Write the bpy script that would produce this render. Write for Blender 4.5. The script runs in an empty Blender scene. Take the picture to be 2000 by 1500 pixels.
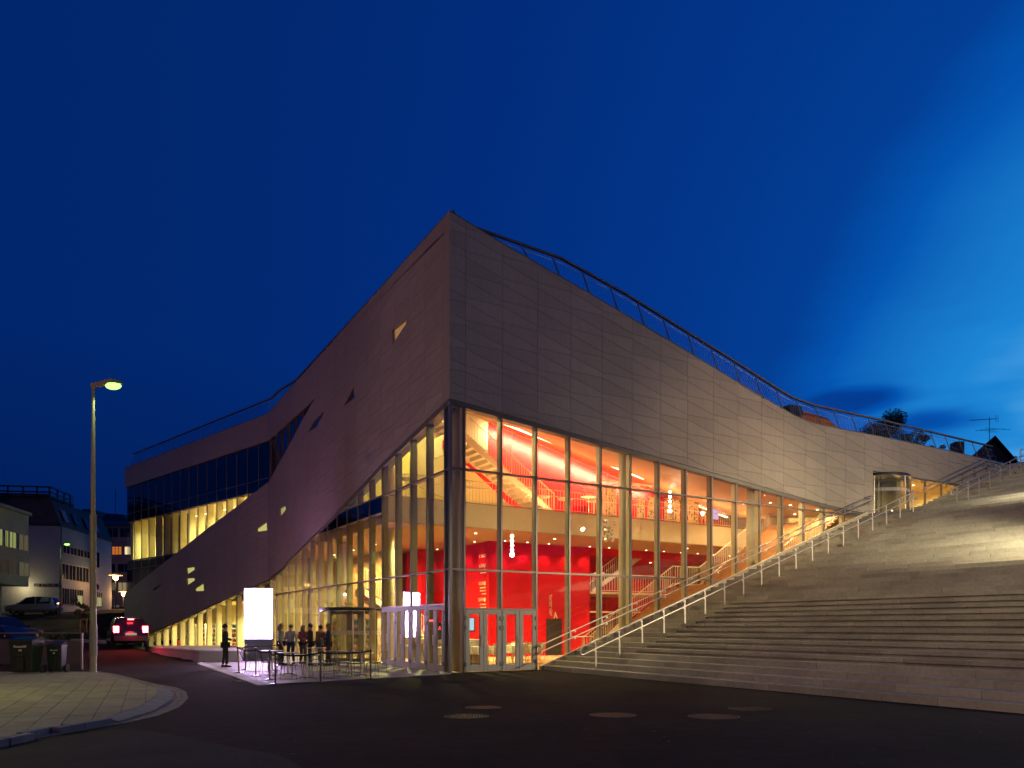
import bpy, bmesh, math, random
from mathutils import Vector, Matrix
random.seed(7)
S = bpy.context.scene
COL = S.collection
R = math.radians

# ------------------------------------------------------------------ camera, sky, lights
F = 1483.0; HY = 1223.0; EYE = 1.6          # photo: focal length and horizon in its own 2000x1500 pixels
cam = bpy.data.cameras.new('camera'); camo = bpy.data.objects.new('camera', cam); COL.objects.link(camo)
camo.location = (0, 0, EYE); camo.rotation_euler = (R(90), 0, 0)
cam.sensor_width = 36; cam.lens = 36*F/2000; cam.shift_y = (HY-750)/2000
cam.clip_end = 3000; cam.clip_start = 0.05
S.camera = camo
S.view_settings.view_transform = 'Standard'; S.view_settings.look = 'None'
S.view_settings.exposure = 0; S.view_settings.gamma = 1; S.view_settings.use_curve_mapping = False
S.cycles.use_denoising = True
S.cycles.transparent_max_bounces = 32
S.cycles.max_bounces = 8; S.cycles.diffuse_bounces = 4; S.cycles.glossy_bounces = 4
S.cycles.sample_clamp_indirect = 6.0
S.cycles.caustics_reflective = False; S.cycles.caustics_refractive = False

CO = Vector(((878-1000)/F*25.8, 25.8, 0))     # street corner of the theatre
dR = Vector((.858, .5136, 0)); dL = Vector((-.5136, .858, 0))
def B(u, v, z=0.0): return CO + dR*u + dL*v + Vector((0, 0, z))

w = bpy.data.worlds.new('World'); S.world = w; w.use_nodes = True
nt = w.node_tree; nt.nodes.clear()
def nd(nt, t, **k):
    n = nt.nodes.new(t)
    for a, b in k.items():
        if a == 'i':
            for x, y in b.items(): n.inputs[x].default_value = y
        else: setattr(n, a, b)
    return n
def lk(nt, a, b): nt.links.new(a, b)
tc = nd(nt, 'ShaderNodeTexCoord')
gdir = Vector((math.sin(R(52))*math.cos(R(7)), math.cos(R(52))*math.cos(R(7)), math.sin(R(7))))
dp = nd(nt, 'ShaderNodeVectorMath', operation='DOT_PRODUCT'); dp.inputs[1].default_value = gdir
nrm = nd(nt, 'ShaderNodeVectorMath', operation='NORMALIZE')
lk(nt, tc.outputs['Generated'], nrm.inputs[0]); lk(nt, nrm.outputs[0], dp.inputs[0])
mp = nd(nt, 'ShaderNodeMapping'); mp.inputs['Scale'].default_value = (2.0, 2.0, 9.0)
lk(nt, nrm.outputs[0], mp.inputs[0])
no = nd(nt, 'ShaderNodeTexNoise', i={'Scale': 2.1, 'Detail': 3.0, 'Roughness': .5}); lk(nt, mp.outputs[0], no.inputs['Vector'])
nm = nd(nt, 'ShaderNodeMapRange', i={'From Min': .35, 'From Max': .7, 'To Min': .015, 'To Max': -.03}); lk(nt, no.outputs['Fac'], nm.inputs['Value'])
sz = nd(nt, 'ShaderNodeSeparateXYZ'); lk(nt, nrm.outputs[0], sz.inputs[0])
zm = nd(nt, 'ShaderNodeMapRange', i={'From Min': .38, 'From Max': .22, 'To Min': .15, 'To Max': 1.0}); lk(nt, sz.outputs['Z'], zm.inputs['Value'])
nz = nd(nt, 'ShaderNodeMath', operation='MULTIPLY'); lk(nt, nm.outputs[0], nz.inputs[0]); lk(nt, zm.outputs[0], nz.inputs[1])
ad = nd(nt, 'ShaderNodeMath', operation='ADD'); lk(nt, dp.outputs['Value'], ad.inputs[0]); lk(nt, nz.outputs[0], ad.inputs[1])
cr = nd(nt, 'ShaderNodeValToRGB'); lk(nt, ad.outputs[0], cr.inputs[0])
E_ = cr.color_ramp.elements
E_[0].position = 0.0; E_[0].color = (.0004, .018, .140, 1)
E_[1].position = 1.0; E_[1].color = (.15, .52, .90, 1)
for p, c in ((.33, (.0004, .021, .160, 1)), (.58, (.0005, .026, .20, 1)), (.75, (.0006, .036, .250, 1)), (.835, (.0006, .048, .295, 1)), (.87, (.0008, .088, .43, 1)), (.935, (.012, .235, .66, 1))):
    e = E_.new(p); e.color = c
# darker towards the horizon on the side away from the glow
sx = nd(nt, 'ShaderNodeSeparateXYZ'); lk(nt, nrm.outputs[0], sx.inputs[0])
hz = nd(nt, 'ShaderNodeMapRange', i={'From Min': -.02, 'From Max': .32, 'To Min': .45, 'To Max': 1.0}); lk(nt, sx.outputs['Z'], hz.inputs['Value'])
gm = nd(nt, 'ShaderNodeMapRange', i={'From Min': .45, 'From Max': .85, 'To Min': 0.0, 'To Max': 1.0}); lk(nt, dp.outputs['Value'], gm.inputs['Value'])
mx = nd(nt, 'ShaderNodeMath', operation='MAXIMUM'); lk(nt, hz.outputs[0], mx.inputs[0]); lk(nt, gm.outputs[0], mx.inputs[1])
# two small dark clouds low over the roof
base_v = ad.outputs[0]
for cd, rad, amt in (((.403, .878, .262), .15, .085), ((.475, .845, .232), .13, .05)):
    sb = nd(nt, 'ShaderNodeVectorMath', operation='SUBTRACT'); sb.inputs[1].default_value = cd; lk(nt, nrm.outputs[0], sb.inputs[0])
    ml = nd(nt, 'ShaderNodeVectorMath', operation='MULTIPLY'); ml.inputs[1].default_value = (1.6, 1.6, 6.5); lk(nt, sb.outputs[0], ml.inputs[0])
    ln = nd(nt, 'ShaderNodeVectorMath', operation='LENGTH'); lk(nt, ml.outputs[0], ln.inputs[0])
    wb = nd(nt, 'ShaderNodeMath', operation='MULTIPLY_ADD', i={1: -.16, 2: .08}); lk(nt, no.outputs['Fac'], wb.inputs[0])
    l2 = nd(nt, 'ShaderNodeMath', operation='ADD'); lk(nt, ln.outputs['Value'], l2.inputs[0]); lk(nt, wb.outputs[0], l2.inputs[1])
    mr = nd(nt, 'ShaderNodeMapRange', interpolation_type='SMOOTHSTEP', i={'From Min': 0.0, 'From Max': rad, 'To Min': -amt, 'To Max': 0.0}); lk(nt, l2.outputs[0], mr.inputs['Value'])
    s2 = nd(nt, 'ShaderNodeMath', operation='ADD'); lk(nt, base_v, s2.inputs[0]); lk(nt, mr.outputs[0], s2.inputs[1]); base_v = s2.outputs[0]
lk(nt, base_v, cr.inputs[0])
sky = nd(nt, 'ShaderNodeTexSky', sky_type='NISHITA'); sky.sun_disc = False; sky.sun_elevation = R(-3); sky.sun_rotation = R(75)
bg = nd(nt, 'ShaderNodeBackground'); lk(nt, cr.outputs[0], bg.inputs['Color']); lk(nt, mx.outputs[0], bg.inputs['Strength'])
bg2 = nd(nt, 'ShaderNodeBackground', i={'Strength': .004}); lk(nt, sky.outputs[0], bg2.inputs['Color'])
asd = nd(nt, 'ShaderNodeAddShader'); lk(nt, bg.outputs[0], asd.inputs[0]); lk(nt, bg2.outputs[0], asd.inputs[1])
wo = nd(nt, 'ShaderNodeOutputWorld'); lk(nt, asd.outputs[0], wo.inputs['Surface'])

def light(name, kind, loc, col, power, size=.2, target=None, spot=None, blend=.6, sy=None):
    l = bpy.data.lights.new(name, kind); l.energy = power; l.color = col
    if kind == 'AREA':
        l.shape = 'DISK' if sy is None else 'RECTANGLE'; l.size = size
        if sy is not None: l.size_y = sy
    else: l.shadow_soft_size = size
    if kind == 'SPOT': l.spot_size = R(spot); l.spot_blend = blend
    o = bpy.data.objects.new(name, l); COL.objects.link(o); o.location = loc
    if target is not None:
        o.rotation_euler = (Vector(target)-Vector(loc)).to_track_quat('-Z', 'Y').to_euler()
    return o
WARM = (1, .62, .30); YEL = (1, .80, .34); WHT = (1, .88, .70)
# street and square lamps standing outside the frame
light('square_lamp_light', 'POINT', B(25, -13, 9.0), (1, .84, .62), 2100, .10)
light('square_lamp_light', 'SPOT', B(17, -19, 8), (1, .68, .42), 2500, .10, target=B(14, 0, 8.3), spot=36, blend=1)
light('square_lamp_light', 'SPOT', B(-12, -36, 11), (1, .78, .36), 5600, .3, target=B(13, -14, 1.2), spot=52, blend=1)
light('street_lamp_light', 'POINT', (-30, 6, 11), (1, .40, .20), 3400, .3)
light('street_lamp_light', 'POINT', (-13.2, 15.5, 4.2), (.92, .86, .20), 470, .15)
light('stair_light', 'SPOT', B(13.0, -15.0, 4.9), (1, .88, .55), 5200, .08, target=B(15.0, -8.0, 4.2), spot=62, blend=1)
light('stair_light', 'SPOT', B(21.0, -11.0, 8.1), (1, .90, .60), 2600, .08, target=B(22.8, -7.2, 6.7), spot=62, blend=1)
light('square_lamp_light', 'SPOT', B(16, -14, 7.5), (1, .84, .55), 7500, .07, target=B(2.5, 0, 1.3), spot=34, blend=.8)
light('street_lamp_light', 'POINT', (-3, -12, 10), (1, .46, .26), 900, .3)
light('stair_light', 'SPOT', B(6.0, -24, 6.0), (1, .82, .50), 2300, .12, target=B(12, -8, 3.0), spot=72, blend=1)

# ------------------------------------------------------------------ materials
MATS = {}
def mat(name, col, rough=.6, metal=0.0, spec=.4, var=0.0, noise=None, bump=None, objvar=0.0, emit=None, estr=0, clear=0):
    """Principled material; noise=(scale, amount, detail) mottles the colour, bump=(scale, strength)."""
    if name in MATS: return MATS[name]
    m = bpy.data.materials.new(name); m.use_nodes = True; t = m.node_tree
    p = t.nodes['Principled BSDF']; p.inputs['Roughness'].default_value = rough; p.inputs['Metallic'].default_value = metal
    p.inputs['Specular IOR Level'].default_value = spec; p.inputs['Coat Weight'].default_value = clear
    p.inputs['Base Color'].default_value = (*col, 1)
    out = None
    if noise or objvar:
        g = nd(t, 'ShaderNodeNewGeometry')
        val = None
        if noise:
            n = nd(t, 'ShaderNodeTexNoise', i={'Scale': noise[0], 'Detail': noise[2] if len(noise) > 2 else 5.0})
            lk(t, g.outputs['Position'], n.inputs['Vector'])
            mr = nd(t, 'ShaderNodeMapRange', i={'From Min': .3, 'From Max': .7, 'To Min': 1-noise[1], 'To Max': 1+noise[1]}); lk(t, n.outputs['Fac'], mr.inputs['Value']); val = mr.outputs[0]
            n2 = nd(t, 'ShaderNodeTexNoise', i={'Scale': noise[0]*11, 'Detail': 3.0}); lk(t, g.outputs['Position'], n2.inputs['Vector'])
            m2 = nd(t, 'ShaderNodeMapRange', i={'From Min': .3, 'From Max': .7, 'To Min': 1-noise[1]*.6, 'To Max': 1+noise[1]*.6}); lk(t, n2.outputs['Fac'], m2.inputs['Value'])
            q = nd(t, 'ShaderNodeMath', operation='MULTIPLY'); lk(t, val, q.inputs[0]); lk(t, m2.outputs[0], q.inputs[1]); val = q.outputs[0]
        if objvar:
            oi = nd(t, 'ShaderNodeObjectInfo'); mr = nd(t, 'ShaderNodeMapRange', i={'To Min': 1-objvar, 'To Max': 1+objvar}); lk(t, oi.outputs['Random'], mr.inputs['Value'])
            if val is None: val = mr.outputs[0]
            else:
                q = nd(t, 'ShaderNodeMath', operation='MULTIPLY'); lk(t, val, q.inputs[0]); lk(t, mr.outputs[0], q.inputs[1]); val = q.outputs[0]
        sc = nd(t, 'ShaderNodeVectorMath', operation='SCALE'); sc.inputs[0].default_value = col; lk(t, val, sc.inputs['Scale'])
        lk(t, sc.outputs[0], p.inputs['Base Color'])
    if bump:
        g2 = nd(t, 'ShaderNodeNewGeometry'); n = nd(t, 'ShaderNodeTexNoise', i={'Scale': bump[0], 'Detail': 4.0}); lk(t, g2.outputs['Position'], n.inputs['Vector'])
        b = nd(t, 'ShaderNodeBump', i={'Strength': bump[1], 'Distance': .02}); lk(t, n.outputs['Fac'], b.inputs['Height']); lk(t, b.outputs[0], p.inputs['Normal'])
    if emit: p.inputs['Emission Color'].default_value = (*emit, 1); p.inputs['Emission Strength'].default_value = estr
    MATS[name] = m; return m
def emitm(name, col, s):
    if name in MATS: return MATS[name]
    m = bpy.data.materials.new(name); m.use_nodes = True; t = m.node_tree; t.nodes.clear()
    e = nd(t, 'ShaderNodeEmission', i={'Color': (*col, 1), 'Strength': s}); o = nd(t, 'ShaderNodeOutputMaterial'); lk(t, e.outputs[0], o.inputs[0])
    MATS[name] = m; return m
def glass(name, tint=(.93, .95, .93), base=.05, rough=.0, gl=(1, 1, 1)):
    if name in MATS: return MATS[name]
    m = bpy.data.materials.new(name); m.use_nodes = True; t = m.node_tree; t.nodes.clear()
    lw = nd(t, 'ShaderNodeLayerWeight', i={'Blend': .5})
    pw = nd(t, 'ShaderNodeMath', operation='POWER', i={1: 4.5}); lk(t, lw.outputs['Facing'], pw.inputs[0])
    mr = nd(t, 'ShaderNodeMapRange', i={'To Min': base, 'To Max': .9}); lk(t, pw.outputs[0], mr.inputs['Value'])
    tr = nd(t, 'ShaderNodeBsdfTransparent', i={'Color': (*tint, 1)}); go = nd(t, 'ShaderNodeBsdfGlossy', i={'Roughness': rough, 'Color': (*gl, 1)})
    mi = nd(t, 'ShaderNodeMixShader'); lk(t, mr.outputs[0], mi.inputs[0]); lk(t, tr.outputs[0], mi.inputs[1]); lk(t, go.outputs[0], mi.inputs[2])
    o = nd(t, 'ShaderNodeOutputMaterial'); lk(t, mi.outputs[0], o.inputs[0]); MATS[name] = m; return m

def cladding_mat():
    m = bpy.data.materials.new('facade_stone'); m.use_nodes = True; t = m.node_tree; p = t.nodes['Principled BSDF']
    g = nd(t, 'ShaderNodeNewGeometry'); mp = nd(t, 'ShaderNodeMapping'); mp.inputs['Scale'].default_value = (9, 9, .7); lk(t, g.outputs['Position'], mp.inputs[0])
    n = nd(t, 'ShaderNodeTexNoise', i={'Scale': 1.6, 'Detail': 6.0, 'Roughness': .6}); lk(t, mp.outputs[0], n.inputs['Vector'])
    n2 = nd(t, 'ShaderNodeTexNoise', i={'Scale': .35, 'Detail': 4.0}); lk(t, g.outputs['Position'], n2.inputs['Vector'])
    n3 = nd(t, 'ShaderNodeTexNoise', i={'Scale': 26.0, 'Detail': 3.0}); lk(t, g.outputs['Position'], n3.inputs['Vector'])
    a = nd(t, 'ShaderNodeMapRange', i={'From Min': .3, 'From Max': .7, 'To Min': .93, 'To Max': 1.07}); lk(t, n.outputs['Fac'], a.inputs['Value'])
    b = nd(t, 'ShaderNodeMapRange', i={'From Min': .3, 'From Max': .7, 'To Min': .92, 'To Max': 1.08}); lk(t, n2.outputs['Fac'], b.inputs['Value'])
    c = nd(t, 'ShaderNodeMapRange', i={'From Min': .3, 'From Max': .7, 'To Min': .96, 'To Max': 1.04}); lk(t, n3.outputs['Fac'], c.inputs['Value'])
    oi = nd(t, 'ShaderNodeObjectInfo'); d = nd(t, 'ShaderNodeMapRange', i={'To Min': .93, 'To Max': 1.07}); lk(t, oi.outputs['Random'], d.inputs['Value'])
    v = a.outputs[0]
    for x in (b, c, d):
        q = nd(t, 'ShaderNodeMath', operation='MULTIPLY'); lk(t, v, q.inputs[0]); lk(t, x.outputs[0], q.inputs[1]); v = q.outputs[0]
    sc = nd(t, 'ShaderNodeVectorMath', operation='SCALE'); sc.inputs[0].default_value = (.43, .355, .28); lk(t, v, sc.inputs['Scale']); lk(t, sc.outputs[0], p.inputs['Base Color'])
    p.inputs['Roughness'].default_value = .7
    bp = nd(t, 'ShaderNodeBump', i={'Strength': .15, 'Distance': .01}); lk(t, n3.outputs['Fac'], bp.inputs['Height']); lk(t, bp.outputs[0], p.inputs['Normal'])
    MATS['facade_stone'] = m; return m
M_clad = cladding_mat()
M_back = mat('joint_backing', (.17, .14, .115), .9)
M_asph = mat('asphalt', (.022, .0175, .015), .9, spec=.12, noise=(.35, .42, 9), bump=(60, .5))
M_asph2 = mat('old_asphalt', (.046, .044, .036), .9, spec=.12, noise=(.8, .2, 8), bump=(60, .5))
M_terr = mat('terrace_stone', (.26, .245, .235), .55, noise=(1.2, .12), bump=(30, .2), objvar=.06)
M_pave = mat('paving_stone', (.25, .232, .155), .75, noise=(1.6, .16), bump=(40, .3), objvar=.09)
M_kerb = mat('granite_kerb', (.17, .18, .18), .7, noise=(3, .2), bump=(50, .3))
M_sett = mat('granite_sett', (.21, .19, .155), .75, noise=(5, .3), bump=(40, .3))
M_stair = mat('stair_granite', (.39, .36, .295), .7, noise=(.9, .16, 6), bump=(35, .25), objvar=.13)
M_gap = mat('dark_joint_fill', (.06, .055, .05), .9)  # dark bed under the stones, seen in the joints
M_conc = mat('pale_concrete', (.5, .49, .47), .7, noise=(1.5, .1), bump=(25, .2))
M_mul = mat('grey_brown_metal', (.22, .20, .17), .42, metal=.35, noise=(2, .08))
M_door = mat('door_frame_metal', (.42, .40, .34), .5, metal=.0, noise=(2, .05))
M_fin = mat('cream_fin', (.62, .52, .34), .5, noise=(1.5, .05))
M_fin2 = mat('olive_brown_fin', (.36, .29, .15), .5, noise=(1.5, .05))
M_cream = mat('cream_plaster', (.66, .53, .33), .65, noise=(.6, .05))
M_col = mat('column_concrete', (.52, .45, .33), .6, noise=(1.2, .07))
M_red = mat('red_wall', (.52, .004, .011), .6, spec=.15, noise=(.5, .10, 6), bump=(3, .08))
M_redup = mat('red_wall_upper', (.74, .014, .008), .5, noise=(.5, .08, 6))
M_wood = mat('oak_floor', (.52, .32, .15), .45, noise=(2.5, .18), objvar=.1)
M_woodst = mat('oak_stair', (.40, .20, .09), .5, noise=(3, .2), objvar=.1)
M_white = mat('white_paint', (.78, .70, .55), .5)
M_rail = mat('cream_rail_paint', (.75, .62, .42), .4)
M_steel = mat('brushed_steel', (.74, .68, .57), .42, metal=.8, noise=(6, .06))
M_chrome = mat('polished_steel', (.7, .68, .64), .14, metal=1.0)
M_dark = mat('black_plastic', (.02, .02, .022), .5)
M_yel = mat('yellow_wall', (.72, .60, .16), .6, noise=(.6, .06))
M_yelp = mat('pale_yellow_wall', (.74, .66, .36), .6, noise=(.6, .06))
M_slat = mat('grey_rail_metal', (.20, .18, .17), .5, metal=.4, noise=(2, .1))
M_glass = glass('window_glass', (.93, .94, .90), .045)
M_glassd = glass('unlit_window_glass', (.20, .24, .30), .09)  # dark tint stands in for unlit rooms behind; spandrel panes use it too
M_fritt = mat('frosted_band', (.7, .72, .75), .6)
M_dkroof = mat('dark_roof_slate', (.035, .035, .04), .7, noise=(1.5, .2))
def ceil_mat():
    m = bpy.data.materials.new('slatted_wood_ceiling'); m.use_nodes = True; t = m.node_tree; p = t.nodes['Principled BSDF']
    g = nd(t, 'ShaderNodeNewGeometry'); mp = nd(t, 'ShaderNodeMapping'); mp.inputs['Rotation'].default_value = (0, 0, -math.atan2(.5136, .858)); lk(t, g.outputs['Position'], mp.inputs[0])
    wv = nd(t, 'ShaderNodeTexWave', wave_type='BANDS', bands_direction='Y', i={'Scale': 1.6, 'Distortion': 0.0}); lk(t, mp.outputs[0], wv.inputs['Vector'])
    cr = nd(t, 'ShaderNodeValToRGB'); lk(t, wv.outputs['Fac'], cr.inputs[0]); cr.color_ramp.elements[0].color = (.44, .29, .15, 1); cr.color_ramp.elements[1].color = (.54, .36, .20, 1)
    lk(t, cr.outputs[0], p.inputs['Base Color']); p.inputs['Roughness'].default_value = .5
    MATS['slatted_wood_ceiling'] = m; return m
M_ceil = ceil_mat()
def mural_mat():
    m = bpy.data.materials.new('drawn_board'); m.use_nodes = True; t = m.node_tree; p = t.nodes['Principled BSDF']
    g = nd(t, 'ShaderNodeNewGeometry'); v = nd(t, 'ShaderNodeTexVoronoi', distance='CHEBYCHEV', feature='F1', i={'Scale': 9.0}); lk(t, g.outputs['Position'], v.inputs['Vector'])
    n = nd(t, 'ShaderNodeTexNoise', i={'Scale': 3.5, 'Detail': 6.0}); lk(t, g.outputs['Position'], n.inputs['Vector'])
    a = nd(t, 'ShaderNodeMath', operation='MULTIPLY'); lk(t, v.outputs['Distance'], a.inputs[0]); lk(t, n.outputs['Fac'], a.inputs[1])
    cr = nd(t, 'ShaderNodeValToRGB'); lk(t, a.outputs[0], cr.inputs[0]); cr.color_ramp.interpolation = 'CONSTANT'
    cr.color_ramp.elements[0].color = (.52, .42, .24, 1); cr.color_ramp.elements[1].position = .255; cr.color_ramp.elements[1].color = (.15, .11, .06, 1)
    lk(t, cr.outputs[0], p.inputs['Base Color']); MATS['drawn_board'] = m; return m
M_mural = mural_mat()

# ------------------------------------------------------------------ mesh helpers
class MB:
    def __init__(s): s.v = []; s.f = []
    def poly(s, pts):
        b = len(s.v); s.v += [tuple(p) for p in pts]; s.f.append(tuple(range(b, b+len(pts))))
    def hexa(s, P):                      # 8 points: bottom 4 ccw, top 4 ccw
        b = len(s.v); s.v += [tuple(p) for p in P]
        for q in ((0, 3, 2, 1), (4, 5, 6, 7), (0, 1, 5, 4), (1, 2, 6, 5), (2, 3, 7, 6), (3, 0, 4, 7)): s.f.append(tuple(b+i for i in q))
        return s
    def box(s, x0, x1, y0, y1, z0, z1, fr=None):
        P = [(x0, y0, z0), (x1, y0, z0), (x1, y1, z0), (x0, y1, z0), (x0, y0, z1), (x1, y0, z1), (x1, y1, z1), (x0, y1, z1)]
        if fr: P = [fr(*p) for p in P]
        return s.hexa(P)
    def prism(s, pts2, d0, d1, fr):      # polygon in (s,z), extruded from depth d0 to d1 through fr(s,d,z)
        n = len(pts2); b = len(s.v)
        s.v += [tuple(fr(a, d0, z)) for a, z in pts2] + [tuple(fr(a, d1, z)) for a, z in pts2]
        s.f.append(tuple(range(b, b+n))); s.f.append(tuple(range(b+2*n-1, b+n-1, -1)))
        for i in range(n):
            j = (i+1) % n; s.f.append((b+j, b+i, b+n+i, b+n+j))
        return s
    def slab(s, pts, z0, z1):            # ground polygon of (x,y)
        n = len(pts); b = len(s.v)
        s.v += [(p[0], p[1], z0) for p in pts] + [(p[0], p[1], z1) for p in pts]
        s.f.append(tuple(range(b+n-1, b-1, -1))); s.f.append(tuple(range(b+n, b+2*n)))
        for i in range(n):
            j = (i+1) % n; s.f.append((b+i, b+j, b+n+j, b+n+i))
        return s
    def tube(s, pts, r, n=8, caps=True, r1=None):
        pts = [Vector(p) for p in pts]; b = len(s.v); m = len(pts); up = None
        for k, p in enumerate(pts):
            d = (pts[min(k+1, m-1)]-pts[max(k-1, 0)])
            d = d.normalized() if d.length > 1e-9 else Vector((0, 0, 1))
            if up is None: up = Vector((0, 0, 1)) if abs(d.z) < .9 else Vector((1, 0, 0))
            a = d.cross(up).normalized(); c = a.cross(d).normalized(); up = c
            rr = r if r1 is None else r+(r1-r)*k/(m-1)
            for i in range(n):
                t = 2*math.pi*i/n; s.v.append(tuple(p+a*math.cos(t)*rr+c*math.sin(t)*rr))
        for k in range(m-1):
            for i in range(n):
                j = (i+1) % n; s.f.append((b+k*n+i, b+k*n+j, b+(k+1)*n+j, b+(k+1)*n+i))
        if caps: s.f.append(tuple(b+i for i in range(n-1, -1, -1))); s.f.append(tuple(b+(m-1)*n+i for i in range(n)))
        return s
    def lathe(s, prof, n=16, o=(0, 0, 0)):
        b = len(s.v); o = Vector(o)
        for r, z in prof:
            for i in range(n):
                t = 2*math.pi*i/n; s.v.append((o.x+r*math.cos(t), o.y+r*math.sin(t), o.z+z))
        for k in range(len(prof)-1):
            for i in range(n):
                j = (i+1) % n; s.f.append((b+k*n+i, b+k*n+j, b+(k+1)*n+j, b+(k+1)*n+i))
        s.f.append(tuple(b+i for i in range(n-1, -1, -1))); s.f.append(tuple(b+(len(prof)-1)*n+i for i in range(n)))
        return s
    def ball(s, c, r, n=10, sq=1.0):
        return s.lathe([(max(r*math.sin(math.pi*k/6), .0005), -r*sq*math.cos(math.pi*k/6)) for k in range(7)], n, c)
    def mesh(s, name, m, smooth=False):
        me = bpy.data.meshes.new(name); me.from_pydata(s.v, [], s.f); me.update()
        bm = bmesh.new(); bm.from_mesh(me); bmesh.ops.recalc_face_normals(bm, faces=bm.faces); bm.to_mesh(me); bm.free()
        if m is not None: me.materials.append(m)
        if smooth:
            for p in me.polygons: p.use_smooth = True
            try: me.set_sharp_from_angle(angle=R(40))
            except Exception: pass
        return me
    def obj(s, name, m, parent=None, smooth=False, bevel=0):
        o = bpy.data.objects.new(name, s.mesh(name, m, smooth)); COL.objects.link(o)
        if parent is not None: adopt(o, parent)
        if bevel:
            b = o.modifiers.new('b', 'BEVEL'); b.width = bevel; b.segments = 1; b.limit_method = 'ANGLE'
        return o
def wm(o):                               # world matrix without a depsgraph update
    m = Matrix.LocRotScale(o.location, o.rotation_euler, o.scale)
    return m if o.parent is None else wm(o.parent) @ o.matrix_parent_inverse @ m
def adopt(o, parent, local=False):
    o.parent = parent
    if not local: o.matrix_parent_inverse = wm(parent).inverted()
def empty(name, loc=(0, 0, 0), rz=0, label=None, cat=None, group=None, kind=None, parent=None):
    o = bpy.data.objects.new(name, None); COL.objects.link(o); o.location = loc; o.rotation_euler = (0, 0, rz); o.empty_display_size = .2
    tag(o, label, cat, group, kind)
    if parent is not None: adopt(o, parent)
    return o
def tag(o, label=None, cat=None, group=None, kind=None):
    for k, v in (('label', label), ('category', cat), ('group', group), ('kind', kind)):
        if v: o[k] = v
    return o
def loc_obj(mb, name, m, parent, smooth=False):   # mesh given in the parent's own coordinates
    o = bpy.data.objects.new(name, mb.mesh(name, m, smooth)); COL.objects.link(o); o.parent = parent; return o
def share(name, me, parent, loc=(0, 0, 0), rot=(0, 0, 0), local=True):
    o = bpy.data.objects.new(name, me); COL.objects.link(o); o.location = loc; o.rotation_euler = rot
    o.parent = parent
    if not local: o.matrix_parent_inverse = wm(parent).inverted()
    return o
KIDS = {}
def copy_tree(o, parent=None):
    c = o.copy(); COL.objects.link(c)
    if parent is not None: c.parent = parent
    for ch in [x for x in list(o.children)]: copy_tree(ch, c)
    return c
def text(s, size, m, parent, origin, xdir, zdir=(0, 0, 1), name='lettering', ext=.01, align='LEFT', spacing=1.0, xs=1.0, bold=.0):
    c = bpy.data.curves.new(name, 'FONT'); c.body = s; c.size = size; c.extrude = ext; c.align_x = align; c.space_character = spacing; c.offset = bold
    c.resolution_u = 3
    c.materials.append(m); tmp = bpy.data.objects.new(name, c); COL.objects.link(tmp)
    me = bpy.data.meshes.new_from_object(tmp.evaluated_get(bpy.context.evaluated_depsgraph_get())); bpy.data.objects.remove(tmp); o = bpy.data.objects.new(name, me); COL.objects.link(o)
    x = Vector(xdir).normalized(); y = Vector(zdir).normalized(); z = x.cross(y)
    mt = Matrix((x*xs, y, z)).transposed().to_4x4(); mt.translation = Vector(origin)
    o.matrix_world = mt
    l, q, sc = mt.decompose(); o.location = l; o.rotation_euler = q.to_euler(); o.scale = sc
    if parent is not None: adopt(o, parent)
    return o

def P(px, py, Y): return Vector(((px-1000)/F*Y, Y, EYE+(HY-py)/F*Y))      # photo pixel at distance Y
def G(px, py, z=0.0):
    Y = (EYE-z)*F/(py-HY); return Vector(((px-1000)/F*Y, Y, z))
def onplane(px, py, o, d):
    rx, ry, rz = (px-1000)/F, 1.0, (HY-py)/F
    det = rx*(-d.y)+d.x; t = (o.x*(-d.y)+d.x*o.y)/det; s = (rx*o.y-o.x)/det
    return s, EYE+t*rz
FO = B(0, 26.0); dW = Vector((-.734, .679, 0)); nW = Vector((.679, .734, 0))
fR = lambda s, d, z: B(s, d, z)            # right facade: s along, d inwards
fL = lambda s, d, z: B(d, s, z)            # left facade
fW = lambda s, d, z: FO + dW*s + nW*d + Vector((0, 0, z))
hR = lambda px, py: onplane(px, py, CO, dR)
hL = lambda px, py: onplane(px, py, CO, dL)
hW = lambda px, py: onplane(px, py, FO, dW)
def clip(poly, a, b, c):                   # keep a*x+b*y<=c
    out = []
    for i in range(len(poly)):
        p, q = poly[i], poly[(i+1) % len(poly)]
        dp_, dq = a*p[0]+b*p[1]-c, a*q[0]+b*q[1]-c
        if dp_ <= 0: out.append(p)
        if (dp_ < 0 < dq) or (dq < 0 < dp_):
            t = dp_/(dp_-dq); out.append((p[0]+(q[0]-p[0])*t, p[1]+(q[1]-p[1])*t))
    return out
def area(p): return .5*sum(p[i][0]*p[(i+1) % len(p)][1]-p[(i+1) % len(p)][0]*p[i][1] for i in range(len(p)))
def edges_ccw(h):
    if area(h) < 0: h = h[::-1]
    r = []
    for i in range(len(h)):
        p, q = h[i], h[(i+1) % len(h)]; a, b = (q[1]-p[1]), -(q[0]-p[0]); r.append((a, b, a*p[0]+b*p[1]))
    return r                               # inside: a*x+b*y<=c
def inter(poly, conv):
    for a, b, c in edges_ccw(conv):
        poly = clip(poly, a, b, c)
        if len(poly) < 3: return []
    return poly
def subtract(poly, conv):
    out = []; rest = poly
    for a, b, c in edges_ccw(conv):
        o = clip(rest, -a, -b, -c)
        if len(o) >= 3 and abs(area(o)) > 1e-4: out.append(o)
        rest = clip(rest, a, b, c)
        if len(rest) < 3: break
    return out
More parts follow.
